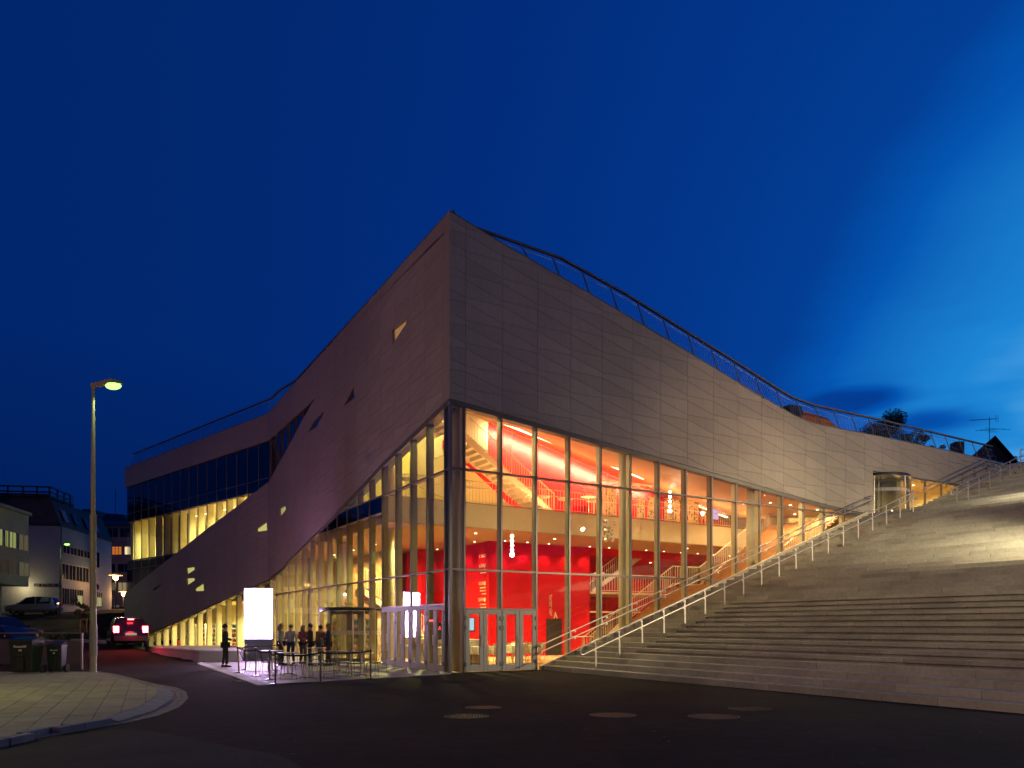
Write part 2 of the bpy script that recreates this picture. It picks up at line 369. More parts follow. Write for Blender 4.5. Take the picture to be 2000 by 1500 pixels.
# ------------------------------------------------------------------ ground
def sstep(a, b, x):
    t = min(1, max(0, (x-a)/(b-a))); return t*t*(3-2*t)
EL = [(-6.6, 20.6), (-13.7, 33.4), (-20.4, 42.0), (-30.5, 55.0), (-33.6, 62.0), (-29.0, 67.0), (-10, 80), (30, 120)]
def left_of_edge(x, y):
    best = -1e9
    for i in range(len(EL)-1):
        (x0, y0), (x1, y1) = EL[i], EL[i+1]
        if y < y0 and i == 0 or y0 <= y < y1 or i == len(EL)-2 and y >= y1:
            ex = x0+(x1-x0)*(y-y0)/(y1-y0); return ex-x
    return best
def ramp(y):
    T = [(0, 0), (31, 0), (38, .42), (45, .85), (52, 1.4), (60, 2.35), (64, 2.7), (72, 3.1), (100, 4.2), (300, 9), (900, 14)]
    for (a, b), (c, d) in zip(T, T[1:]):
        if a <= y <= c: return b+(d-b)*(y-a)/(c-a)
    return 0 if y < 0 else 14
def terrain(x, y): return ramp(y)*sstep(.0, 1.2, left_of_edge(x, y))
xs = [-900, -500, -300, -180, -120, -90, -75]+[-66+1.0*i for i in range(60)]+[-4, 0, 6, 14, 24, 40, 80, 200, 500, 900]
ys = [-300, -100, -40, -15, 0, 8, 14, 18, 22, 26]+[28+1.0*i for i in range(48)]+[80, 88, 100, 130, 180, 260, 400, 700, 1200]
g = MB()
for y in ys:
    for x in xs: g.v.append((x, y, terrain(x, y)))
nx = len(xs)
for j in range(len(ys)-1):
    for i in range(nx-1): g.f.append((j*nx+i, j*nx+i+1, (j+1)*nx+i+1, (j+1)*nx+i))
tag(g.obj('road', M_asph, smooth=True), kind='structure')

# lighter old asphalt patch in the left foreground
pt = [G(*p) for p in [(0, 1452), (120, 1440), (205, 1427), (260, 1424), (345, 1437), (450, 1458), (540, 1474), (572, 1488), (590, 1500), (640, 1560), (500, 1800), (-200, 1800), (-200, 1470)]]
tag(MB().slab(pt, -.02, .005).obj('asphalt_patch', M_asph2), kind='structure')

# pavement with kerb, laid in tiles
pz = .09
pvo = [G(*p, pz) for p in [(-260, 1312), (182, 1312), (187, 1313), (262, 1330), (306, 1344), (308, 1352), (300, 1362), (270, 1380), (205, 1402)]] + [G(*p, pz) for p in [(100, 1420), (0, 1441), (-120, 1464), (-400, 1520)]]
pvo = [(p.x, p.y) for p in pvo]
pave = tag(MB().slab(pvo, -.05, pz-.012).obj('pavement', M_gap), kind='structure')
ang = math.atan2(-.90, .43); ca, sa = math.cos(ang), math.sin(ang)
tiles = []
for i in range(-60, 60):
    for j in range(-90, 90):
        c0 = (i*.60+(.3 if j % 2 else 0), j*.385)
        q = [(c0[0]+a, c0[1]+b) for a, b in ((.006, .006), (.594, .006), (.594, .379), (.006, .379))]
        q = [(-9+x*ca-y*sa, 16+x*sa+y*ca) for x, y in q]
        cx, cy = q[0]
        if not (-24 < cx < -4 and 7 < cy < 28): continue
        q2 = q                                     # outline is not convex: clip it by the tile instead
        r = inter(pvo, q2)
        if len(r) > 2 and abs(area(r)) > .012: tiles.append(r)
def tshow(q):
    x = sum(p[0] for p in q)/len(q); y = sum(p[1] for p in q)/len(q)
    px = 1000+F*x/max(y, .1); return (0 if px > -20 else 1, y)
tiles.sort(key=tshow)
for q in tiles[:290]:
    MB().slab(q, pz-.011, pz+random.uniform(0, .004)).obj('paving_stone', M_pave, pave)
rest = MB()
for q in tiles[290:]: rest.slab(q, pz-.011, pz+random.uniform(0, .004))
if rest.v: tag(rest.obj('far_paving_stones', M_pave, pave), kind='stuff')
# kerb: a drop kerb round the bend, upright granite along the straight
kin = [(306, 1344), (308, 1352), (300, 1362), (270, 1380), (205, 1402)]
kou = [(330, 1345), (338, 1353), (334, 1366), (303, 1386), (232, 1408)]
for i in range(len(kin)-1):
    a, b = G(*kin[i], pz), G(*kin[i+1], pz); c, d = G(*kou[i+1], .05), G(*kou[i], .05)
    P8 = [Vector((a.x, a.y, 0)), Vector((b.x, b.y, 0)), Vector((c.x, c.y, 0)), Vector((d.x, d.y, 0)), a, b, c, d]
    MB().hexa(P8).obj('kerb_stone', M_kerb, pave, bevel=.01)
kl = [(205, 1402), (150, 1411), (100, 1420), (50, 1431), (0, 1441), (-60, 1452), (-120, 1464)]
for a_, b_ in zip(kl, kl[1:]):
    a, b = G(*a_, pz+.015), G(*b_, pz+.015); d = (b-a).normalized(); n = Vector((-d.y, d.x, 0)); n = n if n.y < 0 else -n
    a2, b2 = a+d*.008, b-d*.008; o = n*.15
    MB().hexa([Vector((q.x, q.y, -.03)) for q in (a2, b2, b2+o, a2+o)]+[a2, b2, b2+o, a2+o]).obj('kerb_stone', M_kerb, pave, bevel=.012)
# setts round the outside of the kerb
setts = MB()
path = [(190, 1312.5), (225, 1318), (262, 1327.5), (300, 1337), (340, 1344), (358, 1352), (362, 1364), (345, 1382), (305, 1398), (245, 1412), (170, 1424), (90, 1438), (0, 1456), (-80, 1472)]
pp = [G(*p) for p in path]
for row in range(4):
    for a, b in zip(pp, pp[1:]):
        L_ = (b-a).length; n = max(1, int(L_/.13)); d = (b-a)/n; dn = d.normalized(); nn = Vector((-dn.y, dn.x, 0))
        if nn.dot(Vector((-9, 17, 0))-a) < 0: nn = -nn
        for k in range(n):
            o = a+d*k+nn*(row*.125-.06)+d*(.5 if row % 2 else 0); e = dn*(d.length-.014); f = nn*.111
            j = random.uniform(0, .006)
            setts.hexa([o+Vector((0, 0, -.01)), o+e+Vector((0, 0, -.01)), o+e+f+Vector((0, 0, -.01)), o+f+Vector((0, 0, -.01)), o+Vector((0, 0, .012+j)), o+e+Vector((0, 0, .012+j)), o+e+f+Vector((0, 0, .014+j)), o+f+Vector((0, 0, .014+j))])
tag(setts.obj('granite_setts', M_sett), kind='stuff')

# forecourt of stone slabs before the entrance, with a lighter edging strip
tp = [(-6.50, -2.13), (-.30, -.62), (.05, -.10), (-.02, .0), (-.02, 25.9)]
wedge = [B(*q) for q in tp]+[FO+dW*22-nW*.02, Vector((-21.0, 44.0, 0)), Vector((-13.7, 33.4, 0))]
wedge = [(p.x, p.y) for p in wedge]
fore = tag(MB().slab(wedge, -.05, .012).obj('forecourt', M_gap), kind='structure')
ft = []
for i in range(-30, 30):
    for j in range(-10, 60):
        c0 = (i*.75, j*1.1+(.55 if i % 2 else 0)); q = [B(c0[0]+a, c0[1]+b) for a, b in ((.005, .005), (.745, .005), (.745, 1.095), (.005, 1.095))]
        q = [(p.x, p.y) for p in q]
        if q[0][1] > 47 or q[0][1] < 19: continue
        r = inter(wedge, q)
        if len(r) > 2 and abs(area(r)) > .02: ft.append(r)
ft.sort(key=lambda q: q[0][1])
for q in ft[:240]: MB().slab(q, .0125, .024+random.uniform(0, .002)).obj('stone_slab', M_terr, fore)
rs = MB()
for q in ft[240:]: rs.slab(q, .0125, .024)
if rs.v: tag(rs.obj('far_stone_slabs', M_terr, fore), kind='stuff')
e0 = [B(-6.50, -2.13), Vector((-13.7, 33.4, 0)), Vector((-20.4, 42.0, 0))]
for a, b in zip(e0, e0[1:]):
    n = int((b-a).length/1.4); d = (b-a)/n; dn = d.normalized(); nn = Vector((-dn.y, dn.x, 0)); nn = nn if nn.x < 0 else -nn
    for k in range(n):
        o = a+d*k+dn*.006; e = d-dn*.012; f = nn*.30
        MB().hexa([o+Vector((0, 0, -.02)), o+e+Vector((0, 0, -.02)), o+e+f+Vector((0, 0, -.02)), o+f+Vector((0, 0, -.02)), o+Vector((0, 0, .03)), o+e+Vector((0, 0, .03)), o+e+f+Vector((0, 0, .022)), o+f+Vector((0, 0, .022))]).obj('edging_stone', M_conc, fore)

# ------------------------------------------------------------------ the theatre
TH = empty('theatre_building', CO, 0, 'angular stone-clad theatre with a red interior glowing behind its glass corner', 'theatre')
BAY = 1.476; PD = .79
RU0, LV0, WW0 = .61, .54, 1.32; WB = 1.45
rtop = [(0, 15.70), (2.11, 15.12), (5.11, 14.41), (8.08, 13.68), (11.06, 12.92), (14.01, 12.13), (16.2, 11.58), (17.6, 11.24), (18.8, 11.10), (20, 11.07), (24, 11.12), (30, 11.12), (36, 11.07)]
rbot = [(36, 10.60), (31.77, 9.41), (26.7, 9.37), (23.44, 9.37), (23.44, 7.0), (22.9, 7.18), (19.8, 7.37), (0, 9.35)]
polyR = rtop+rbot
polyL = [(0, 15.70), (26, 15.05), (26, 13.36), (15.64, 13.40), (18.2, 12.80), (21.06, 11.95), (26, 10.66), (26, 4.58), (22.68, 5.06), (20.97, 5.50), (12.36, 7.05), (6.47, 8.30), (0, 9.38)]
polyW1 = [(0, 15.05), (23.4, 14.9), (23.4, 13.27), (0, 13.36)]
polyW2 = [(0, 10.64), (1.32, 10.29), (4.19, 9.51), (5.63, 9.13), (8.56, 8.37), (10.05, 7.97), (12.82, 7.17), (15.88, 6.37), (23.44, 4.25), (23.44, .02), (21.6, .10), (19.75, .79), (15.6, 1.55), (11.56, 2.28), (7.43, 3.14), (2.98, 3.94), (1.32, 4.32), (0, 4.58)]
WLIT = emitm('lit_slot_window', (.80, .70, .22), .95); WORG = emitm('dim_slot_window', (.55, .25, .07), .95); WDK = mat('dark_slot_window', (.03, .045, .08), .25)
holesL = [([(765.5, 644.8), (793.5, 622.4), (793.5, 631), (767, 672)], WORG), ([(670.6, 794), (690.8, 756), (691.7, 777)], WDK),
          ([(600, 846), (613, 822), (632, 803), (632, 808), (618, 834)], WDK), ([(545.2, 993.7), (557.7, 987), (558.4, 995), (546.4, 1010.7)], WLIT)]
holesW = [([(500.3, 1033), (521.5, 1018), (521.8, 1036), (501, 1039)], WLIT), ([(363.2, 1109.6), (380, 1107), (380.3, 1112.8), (365, 1122.4)], WLIT), ([(364, 1129.6), (380, 1128.8), (380.3, 1133.6), (365, 1144)], WLIT),
          ([(380, 1149.6), (398, 1138.4), (398.4, 1154), (380.3, 1155)], WLIT), ([(299, 1149.6), (314, 1140.3), (314, 1147), (299.5, 1155)], WDK)]
def hul(h, f): return [f(*p) for p in h]
cand = []
def clad(poly, s0, s1, seam0, bay, fr, holes, dist, phase=15.29):
    """panels on bay seams: level joints alternate with joints falling .38 m a bay"""
    seams = [seam0+bay*i for i in range(-2, 40)]
    seams = [s0-.001]+[s for s in seams if s0+.08 < s < s1-.08]+[s1+.001]
    G2 = .0055
    i0 = [i for i in range(-2, 40) if seam0+bay*i > s0+.08][0]
    for k in range(len(seams)-1):
        a, b = seams[k], seams[k+1]
        ga = seam0+bay*(i0+k-1)                     # full bay start even when the column is cut
        col = k+i0-1
        # node heights at the bay start: h level, s sloping;  h' = s-.38, s' = h
        h = 14.50+.1975*col; s_ = h-.1975
        def zl(x): return h
        def zs(x): return s_-.395*(x-ga)/bay
        lines = []
        for n in range(-34, 16): lines += [(0, h+PD*n), (1, s_+PD*n)]
        # order by height at the middle of the column
        def ev(l, x): return l[1] if l[0] == 0 else l[1]-.395*(x-ga)/bay
        lines.sort(key=lambda l: ev(l, (a+b)/2))
        for lo, hi in zip(lines, lines[1:]):
            cell = [(a+G2, ev(lo, a)+G2), (b-G2, ev(lo, b)+G2), (b-G2, ev(hi, b)-G2), (a+G2, ev(hi, a)-G2)]
            r = inter(poly, cell)
            if len(r) < 3 or abs(area(r)) < .01: continue
            ps = [r]
            for hh in holes:
                nx_ = []
                for q in ps:
                    if len(inter(q, hh)) > 2 and abs(area(inter(q, hh))) > 1e-4: nx_ += subtract(q, hh)
                    else: nx_.append(q)
                ps = nx_
            if ps:
                c = fr((a+b)/2, 0, ev(lo, (a+b)/2)); show = abs(area(r))/(c-Vector((0, 0, EYE))).length**2*abs((fr(0, 1, 0)-fr(0, 0, 0)).dot(c.normalized()))
                cand.append((show, ps, fr))
hL_ = [hul(h, hL) for h, m in holesL]; hW_ = [hul(h, hW) for h, m in holesW]
clad(polyR, 0, 36, RU0, BAY, fR, [], 30)
clad(polyL, .047, 26, LV0, BAY, fL, hL_, 36)
clad(polyW1, 0, 23.4, WW0, WB, fW, [], 55)
clad(polyW2, 0, 23.44, WW0, WB, fW, hW_, 55)
cand.sort(key=lambda c: -c[0])
for sh, ps, fr in cand[:296]:
    m = MB()
    for q in ps: m.prism(q, 0, .045, fr)
    m.obj('cladding_panel', M_clad, TH)
m = MB()
for sh, ps, fr in cand[296:]:
    for q in ps: m.prism(q, 0, .045, fr)
tag(m.obj('cladding_panels', M_clad, TH), kind='stuff')
# backing wall behind the joints
for poly, s1, fr, holes, d1 in ((polyR, 36, fR, [], .42), (polyL, 26, fL, hL_, .42), (polyW1, 23.4, fW, [], .42), (polyW2, 23.44, fW, hW_, .42)):
    m = MB(); n = int(s1/1.5)
    for k in range(n):
        a, b = (s1*k/n or .075), s1*(k+1)/n
        r = inter(poly, [(a, -1), (b, -1), (b, 20), (a, 20)])
        if len(r) < 3: continue
        ps = [r]
        for hh in holes:
            nx_ = []
            for q in ps:
                if len(inter(q, hh)) > 2: nx_ += subtract(q, hh)
                else: nx_.append(q)
            ps = nx_
        for q in ps: m.prism(q, .052, d1, fr)
    m.obj('backing_wall', M_back, TH)
# slot windows set in the stone
for hs, hf, fr, deep in ((holesL, hL, fL, .34), (holesW, hW, fW, .34)):
    for h, mm in hs:
        q = hul(h, hf)
        f = MB(); n = len(q); cx = sum(p[0] for p in q)/n; cz = sum(p[1] for p in q)/n
        for i in range(n):
            a, b = q[i], q[(i+1) % n]; a2 = (a[0]+(cx-a[0])*.10, a[1]+(cz-a[1])*.05); b2 = (b[0]+(cx-b[0])*.05, b[1]+(cz-b[1])*.05)
            f.prism([a, b, b2, a2], .012, .11, fr)
        wf = f.obj('slot_window', M_mul, TH)
        q2 = [(a+(cx-a)*.06, z+(cz-z)*.06) for a, z in q]
        MB().prism(q2, .10, .115, fr).obj('window_back', mm, wf)
        MB().prism(q2, .07, .08, fr).obj('glass_pane', M_glass, wf)
# parapet capping and soffit edge strips
def capstrip(pts, fr, name, m, d0, d1, up, dn):
    for a, b in zip(pts, pts[1:]):
        q = MB(); q.hexa([fr(a[0], d0, a[1]-dn), fr(b[0], d0, b[1]-dn), fr(b[0], d1, b[1]-dn), fr(a[0], d1, a[1]-dn), fr(a[0], d0, a[1]+up), fr(b[0], d0, b[1]+up), fr(b[0], d1, b[1]+up), fr(a[0], d1, a[1]+up)])
        q.obj(name, m, TH)
capstrip(rtop, fR, 'parapet_cap', M_mul, -.012, .46, .035, -.003)
capstrip([(.47, 15.69), (26, 15.05)], fL, 'parapet_cap', M_mul, -.012, .46, .035, -.003)
capstrip([(0.02, 15.05), (23.4, 14.9)], fW, 'parapet_cap', M_mul, -.012, .46, .035, -.003)
capstrip([(.0, 9.35), (19.8, 7.37), (22.9, 7.18)], fR, 'soffit_edge', M_mul, .05, .50, -.003, .11)
capstrip([(0.51, 9.295), (6.47, 8.30), (12.36, 7.05), (20.97, 5.50), (22.68, 5.06), (26, 4.58)], fL, 'soffit_edge', M_mul, .05, .50, -.003, .11)
capstrip([(0, 4.58), (1.32, 4.32), (7.43, 3.14), (11.56, 2.28), (19.75, .79), (21.6, .14)], fW, 'soffit_edge', M_mul, .05, .50, -.003, .09)
capstrip([(23.44, 9.37), (26.7, 9.37), (31.77, 9.41), (36, 10.6)], fR, 'soffit_edge', M_mul, .05, .50, -.003, .08)
capstrip([(0, 10.68), (4.19, 9.55), (8.56, 8.41), (12.82, 7.21), (23.44, 4.29)], fW, 'ledge_cap', M_conc, -.01, .46, .03, .0)

# glazing ---------------------------------------------------------
def head(poly_line, s):
    for (a, z0), (b, z1) in zip(poly_line, poly_line[1:]):
        if a <= s <= b: return z0+(z1-z0)*(s-a)/(b-a)
    return poly_line[-1][1]
hdR = [(0, 9.24), (19.8, 7.26), (22.9, 7.07)]
hdL = [(0, 9.27), (6.47, 8.19), (12.36, 6.94), (20.97, 5.39), (22.68, 4.95), (26, 4.47)]
hdW = [(0, 4.49), (1.32, 4.23), (7.43, 3.05), (11.56, 2.19), (19.75, .70), (21.6, .1)]
US = 3.72; TR = .4667; RI = .17
def zst(u): return max(0, min(7.14, RI/TR*(u-US)))
def mull(fr, s, z0, z1, fin=.20, r=.03, fm=None):
    if z1-z0 < .15: return
    m = MB().box(s-r, s+r, .06, .15, z0, z1, fr).obj('mullion', M_mul, TH)
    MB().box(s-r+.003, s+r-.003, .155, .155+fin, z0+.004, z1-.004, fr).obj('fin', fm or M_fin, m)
def transom(fr, a, b, z, h=.028):
    m = MB().box(a, b, .07, .14, z-h, z+h, fr).obj('transom', M_mul, TH)
    MB().box(a, b, .145, .30, z-h+.003, z+h-.003, fr).obj('transom_shelf', M_fin, m)
def pane(fr, a, b, lo, hi, hl, mt=M_glass, d=.10):
    z = min(hi, 99); za, zb = min(hi, head(hl, a)), min(hi, head(hl, b))
    lo_a = lo if not callable(lo) else lo(a); lo_b = lo if not callable(lo) else lo(b)
    if max(za-lo_a, zb-lo_b) < .04: return
    da, db = za-lo_a, zb-lo_b
    if da < 0: t = db/(db-da); q = [(b, lo_b), (b, zb), (b+(a-b)*t, lo_b+(lo_a-lo_b)*t)]
    elif db < 0: t = da/(da-db); q = [(a, lo_a), (a+(b-a)*t, lo_a+(lo_b-lo_a)*t), (a, za)]
    else: q = [(a, lo_a), (b, lo_b), (b, zb), (a, za)]
    MB().prism(q, d, d+.012, fr).obj('glass_pane', mt, TH)
r_m = [RU0+BAY*i for i in range(0, 16) if RU0+BAY*i < 22.8]
stbot = lambda u: max(0.02, zst(u)-.25)
for i, u in enumerate(r_m):
    mull(fR, u, stbot(u) if u > 3.7 else 0.02, head(hdR, u), r=.034)
bays = list(zip([.30]+r_m, r_m+[22.9]))
for i, (a, b) in enumerate(bays):
    a2, b2 = a+.034, b-.034
    if i == 0: a2 = .07
    lv = [0.02, 3.56, 7.02, 12]
    if i in (1, 2): lv = [2.20, 3.56, 7.02, 12]
    for lo, hi in zip(lv, lv[1:]):
        bot = max(lo, 0)
        f = (lambda u, lo=lo: max(lo+.028, stbot(u)))
        if stbot(a) > hi: continue
        pane(fR, a2, b2, f, hi-.028, hdR)
    for z in lv[1:-1]:
        if z > stbot(b)+.1 and z < head(hdR, b)-.05: transom(fR, a2, b2, z)
    if i in (1, 2): transom(fR, a2, b2, 2.20, .03)
capstrip([(.05, 9.24), (19.8, 7.26), (22.9, 7.07)], fR, 'head_frame', M_mul, .06, .16, -.003, .05)
capstrip([(.05, 9.27), (6.47, 8.19), (12.36, 6.94), (20.97, 5.39), (22.68, 4.95), (26, 4.47)], fL, 'head_frame', M_mul, .06, .16, -.003, .05)
# glass corner post
MB().box(.0, .10, .0, .10, .02, 9.2, fR).obj('corner_post', M_mul, TH)
l_m = [LV0+BAY*i for i in range(18)]
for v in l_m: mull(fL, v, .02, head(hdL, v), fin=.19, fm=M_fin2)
for i, (a, b) in enumerate(zip([.1]+l_m, l_m+[26.0])):
    a2, b2 = a+(.034 if i else 0), b-.034
    door = i in (1, 2, 3, 4); rev = i in (6, 7)
    rows = []
    if door: rows = [(2.36, 3.56), (3.56, 7.0), (7.0, 12)]
    elif rev: rows = [(2.36, 3.56), (3.56, 7.0), (7.0, 12)]
    elif i == 5 or i == 8: rows = [(.02, 2.36), (2.36, 3.56), (3.56, 7.0), (7.0, 12)]
    else: rows = [(.02, 3.56), (3.56, 7.0), (7.0, 12)]
    if a > 6.3: rows = [r for r in rows if r[1] != 7.0 or True]
    for lo, hi in rows:
        if lo == 3.56 and a > 6.3:
            pane(fL, a2, b2, lo+.028, 6.30, hdL); pane(fL, a2, b2, 6.33, hi-.028, hdL, M_glassd)
            if head(hdL, b) > 6.9: transom(fL, a2, b2, 6.315, .012)
        else: pane(fL, a2, b2, lo+.028 if lo > .1 else lo, hi-.028, hdL)
        if lo > .1 and lo < head(hdL, b)-.05: transom(fL, a2, b2, lo)
w_m = [WW0+WB*i for i in range(15)]
for s in w_m: mull(fW, s, .02, head(hdW, s), fin=.32)
for a, b in zip([.1]+w_m, w_m+[21.9]): pane(fW, a+.03, b-.03, .02, 99, hdW)
# strip glazing of the wing and its tapering tip on the left facade (recessed .12)
lowW = [(0, 10.68), (4.19, 9.55), (8.56, 8.41), (12.82, 7.21), (15.88, 6.42), (23.44, 4.3)]
ends = [.06]+w_m+[23.2]
lv = [4.0, 6.37, 7.10, 10.30, 11.03, 13.30]
for i, (a, b) in enumerate(zip(ends, ends[1:])):
    for lo, hi in zip(lv, lv[1:]):
        za, zb = head(lowW, a), head(lowW, b)
        q = clip(clip(clip(clip([(a+.02, za-.05), (b-.02, zb-.05), (b-.02, 13.3), (a+.02, 13.3)], 0, -1, -(lo+.02)), 0, 1, hi-.02), 1, 0, 99), 1, 0, 99)
        if len(q) < 3 or abs(area(q)) < .02: continue
        lit = abs(lo-7.10) < .01
        MB().prism(q, .12, .135, fW).obj('glass_pane', M_glass if lit else M_glassd, TH)
    if i: MB().box(a-.028, a+.028, .085, .16, head(lowW, a)-.05, 13.3, fW).obj('mullion', M_mul, TH)
    for z in lv[1:-1]:
        if z > head(lowW, b): MB().box(max(a+.03, 0), b-.03, .09, .15, z-.022, z+.022, fW).obj('transom', M_mul, TH)
tipl = [(15.64, 13.40), (18.2, 12.80), (21.06, 11.95), (26, 10.66)]
lm2 = [v for v in l_m+[LV0+BAY*18] if 15.7 < v < 26]
for a, b in zip([15.7]+lm2, lm2+[25.95]):
    q = [(a+.02, head(tipl, a)-.05), (b-.02, head(tipl, b)-.05), (b-.02, 13.38), (a+.02, 13.38)]
    MB().prism(q, .14, .155, fL).obj('glass_pane', M_glassd, TH)
    MB().box(b-.02, b+.02, .10, .17, head(tipl, b)-.05, 13.38, fL).obj('mullion', M_mul, TH)
# upper band on the stair side, right of the revolving door
for i, u in enumerate([26.72, 28.1, 29.6, 31.0]):
    z0 = 7.14+max(0, (u-25.5))*.364-.2
    if z0 < 9.2: MB().box(u-.03, u+.03, .06, .16, z0, 9.3, fR).obj('mullion', M_mul, TH)
for a, b in zip([26.75, 28.13, 29.63, 31.03], [28.07, 29.57, 30.97, 31.8]):
    za = 7.0+max(0, (a-25.5))*.364; zb = 7.0+max(0, (b-25.5))*.364
    MB().prism([(a, za), (b, zb), (b, 9.31), (a, 9.31)], .10, .112, fR).obj('glass_pane', M_glass, TH)

# double doors
def leaf(fr, a, b, z0, z1, hinge):
    q = MB(); w_ = .15
    q.box(a, a+w_, .05, .11, z0, z1, fr).box(b-w_, b, .05, .11, z0, z1, fr).box(a+w_, b-w_, .05, .11, z1-w_, z1, fr).box(a+w_, b-w_, .05, .11, z0, z0+.22, fr)
    o = q.obj('door_leaf', M_door, TH, bevel=.006)
    MB().box(a+w_, b-w_, .075, .085, z0+.22, z1-w_, fr).obj('door_glass', M_glass, o)
    h = a if hinge else b
    for z in (z0+.25, z1-.62, z1-.28): MB().box(h-.035, h+.035, .02, .048, z-.07, z+.07, fr).obj('hinge', M_mul, o)
    k = b-.05 if hinge else a+.05
    MB().tube([fr(k, .06, z0+.9), fr(k, -.01, z0+.9), fr(k, -.01, z0+1.25), fr(k, .06, z0+1.25)], .012, 6).obj('handle', M_steel, o)
for a, b in ((RU0, RU0+BAY), (RU0+BAY, RU0+2*BAY)):
    c = (a+b)/2; leaf(fR, a+.04, c-.006, .03, 2.165, True); leaf(fR, c+.006, b-.04, .03, 2.165, False)
for i in range(4):
    a, b = LV0+BAY*i, LV0+BAY*(i+1); c = (a+b)/2; leaf(fL, a+.04, c-.006, .03, 2.325, True); leaf(fL, c+.006, b-.04, .03, 2.325, False)

# revolving doors
def revolve(name, cu, cv, rad, h, z0, band):
    root = empty('revolving_door', B(cu, cv, z0), math.atan2(dR.y, dR.x), parent=TH)
    ring = MB(); n = 32
    ring.lathe([(rad+.05, h-.10), (rad+.05, h), (rad+.02, h+.03), (.02, h+.03)], n)
    loc_obj(ring, 'canopy', M_dark, root, True)
    loc_obj(MB().lathe([(rad+.06, h-.13), (rad+.075, h-.12), (rad+.075, h-.102), (rad+.06, h-.10)], n), 'canopy_trim', M_chrome, root, True)
    loc_obj(MB().lathe([(.02, .0), (rad+.05, 0.0), (rad+.05, .015), (.02, .016)], n), 'floor_ring', M_steel, root)
    for a0, a1 in ((25, 155), (205, 335)):
        g_ = MB(); st = 12; bnd = MB()
        for k in range(st):
            t0, t1 = R(a0+(a1-a0)*k/st), R(a0+(a1-a0)*(k+1)/st)
            for (mm, zl_, zh_, off) in ((g_, .02, h-.12, 0), (bnd, 1.22, 1.36, .006)):
                if mm is bnd and (k % 1): continue
                pr = []
                for t, rr in ((t0, rad+off), (t1, rad+off), (t1, rad+off+.006), (t0, rad+off+.006)): pr.append((rr*math.cos(t), rr*math.sin(t)))
                mm.hexa([(x, y, zl_) for x, y in pr]+[(x, y, zh_) for x, y in pr])
        loc_obj(g_, 'drum_glass', M_glass, root, True)
        for r_ in range(5):
            bb = MB()
            for k in range(46):
                t = R(a0+(a1-a0)*(k+random.random()*.5)/46); x, y = (rad+.010)*math.cos(t), (rad+.010)*math.sin(t); z = 1.22+r_*.033
                l_ = .035
                tx, ty = -math.sin(t)*l_, math.cos(t)*l_
                bb.hexa([(x, y, z), (x+tx, y+ty, z), (x+tx*1.0+.003*math.cos(t), y+ty+.003*math.sin(t), z), (x+.003*math.cos(t), y+.003*math.sin(t), z), (x, y, z+.02), (x+tx, y+ty, z+.02), (x+tx+.003*math.cos(t), y+ty+.003*math.sin(t), z+.02), (x+.003*math.cos(t), y+.003*math.sin(t), z+.02)])
            tag(loc_obj(bb, 'frosted_dashes', M_fritt, root), kind='stuff')
        for t in (a0, (a0+a1)/2, a1):
            x, y = rad*math.cos(R(t)), rad*math.sin(R(t)); loc_obj(MB().tube([(x, y, 0), (x, y, h-.1)], .028, 8), 'drum_post', M_steel, root, True)
    for k in range(4):
        t = R(28+90*k); x, y = math.cos(t)*(rad-.05), math.sin(t)*(rad-.05)
        wg = MB(); n_ = Vector((-math.sin(t), math.cos(t), 0))*.02
        def bar(p, q, zz0, zz1):
            wg.hexa([(p[0]-n_.x, p[1]-n_.y, zz0), (q[0]-n_.x, q[1]-n_.y, zz0), (q[0]+n_.x, q[1]+n_.y, zz0), (p[0]+n_.x, p[1]+n_.y, zz0), (p[0]-n_.x, p[1]-n_.y, zz1), (q[0]-n_.x, q[1]-n_.y, zz1), (q[0]+n_.x, q[1]+n_.y, zz1), (p[0]+n_.x, p[1]+n_.y, zz1)])
        bar((0, 0), (x, y), .03, .14); bar((0, 0), (x, y), h-.24, h-.14); bar((x*.94, y*.94), (x, y), .14, h-.24)
        w_ = loc_obj(wg, 'door_wing', M_mul, root)
        gg = MB(); n2 = n_*.25
        gg.hexa([(-n2.x, -n2.y, .14), (x*.94-n2.x, y*.94-n2.y, .14), (x*.94+n2.x, y*.94+n2.y, .14), (n2.x, n2.y, .14), (-n2.x, -n2.y, h-.24), (x*.94-n2.x, y*.94-n2.y, h-.24), (x*.94+n2.x, y*.94+n2.y, h-.24), (n2.x, n2.y, h-.24)])
        o = gg.obj('wing_glass', M_glass); o.parent = root
    loc_obj(MB().tube([(0, 0, .02), (0, 0, h-.12)], .035, 8), 'centre_post', M_steel, root, True)
revolve('a', -.15, 9.4, 1.46, 2.36, .025, 1)
revolve('b', 25.05, .75, 1.42, 2.12, 7.16, 1)

# ------------------------------------------------------------------ inside the theatre
def bx(name, m, u0, u1, v0, v1, z0, z1, parent=TH, bevel=0): return MB().box(u0, u1, v0, v1, z0, z1, fR).obj(name, m, parent, bevel=bevel)
fl = bx('ground_floor', M_wood, .11, 27, .11, 28, -.06, .018)
bx('outer_wall', M_cream, 26.2, 26.6, 0.5, 28, -.05, 11.0)
bx('outer_wall', M_yelp, .6, 26.2, 27.6, 28, -.05, 14.9)
GV, RV, RU = 6.8, 10.9, 7.6
# gallery slab with cream fascia and slatted ceiling
bx('gallery_slab', M_cream, .5, 26.2, GV, RV+.02, 6.03, 7.08)
bx('gallery_slab', M_cream, .5, RU+.01, RV+.03, 27.6, 6.03, 7.08)
bx('gallery_ceiling', M_ceil, .52, 26.1, GV+.02, RV+.01, 5.99, 6.026)
bx('gallery_ceiling', M_ceil, .52, RU, RV+.02, 27.5, 5.99, 6.026)
bx('gallery_edge', M_woodst, .5, 26.2, GV-.02, GV+.25, 7.085, 7.115)
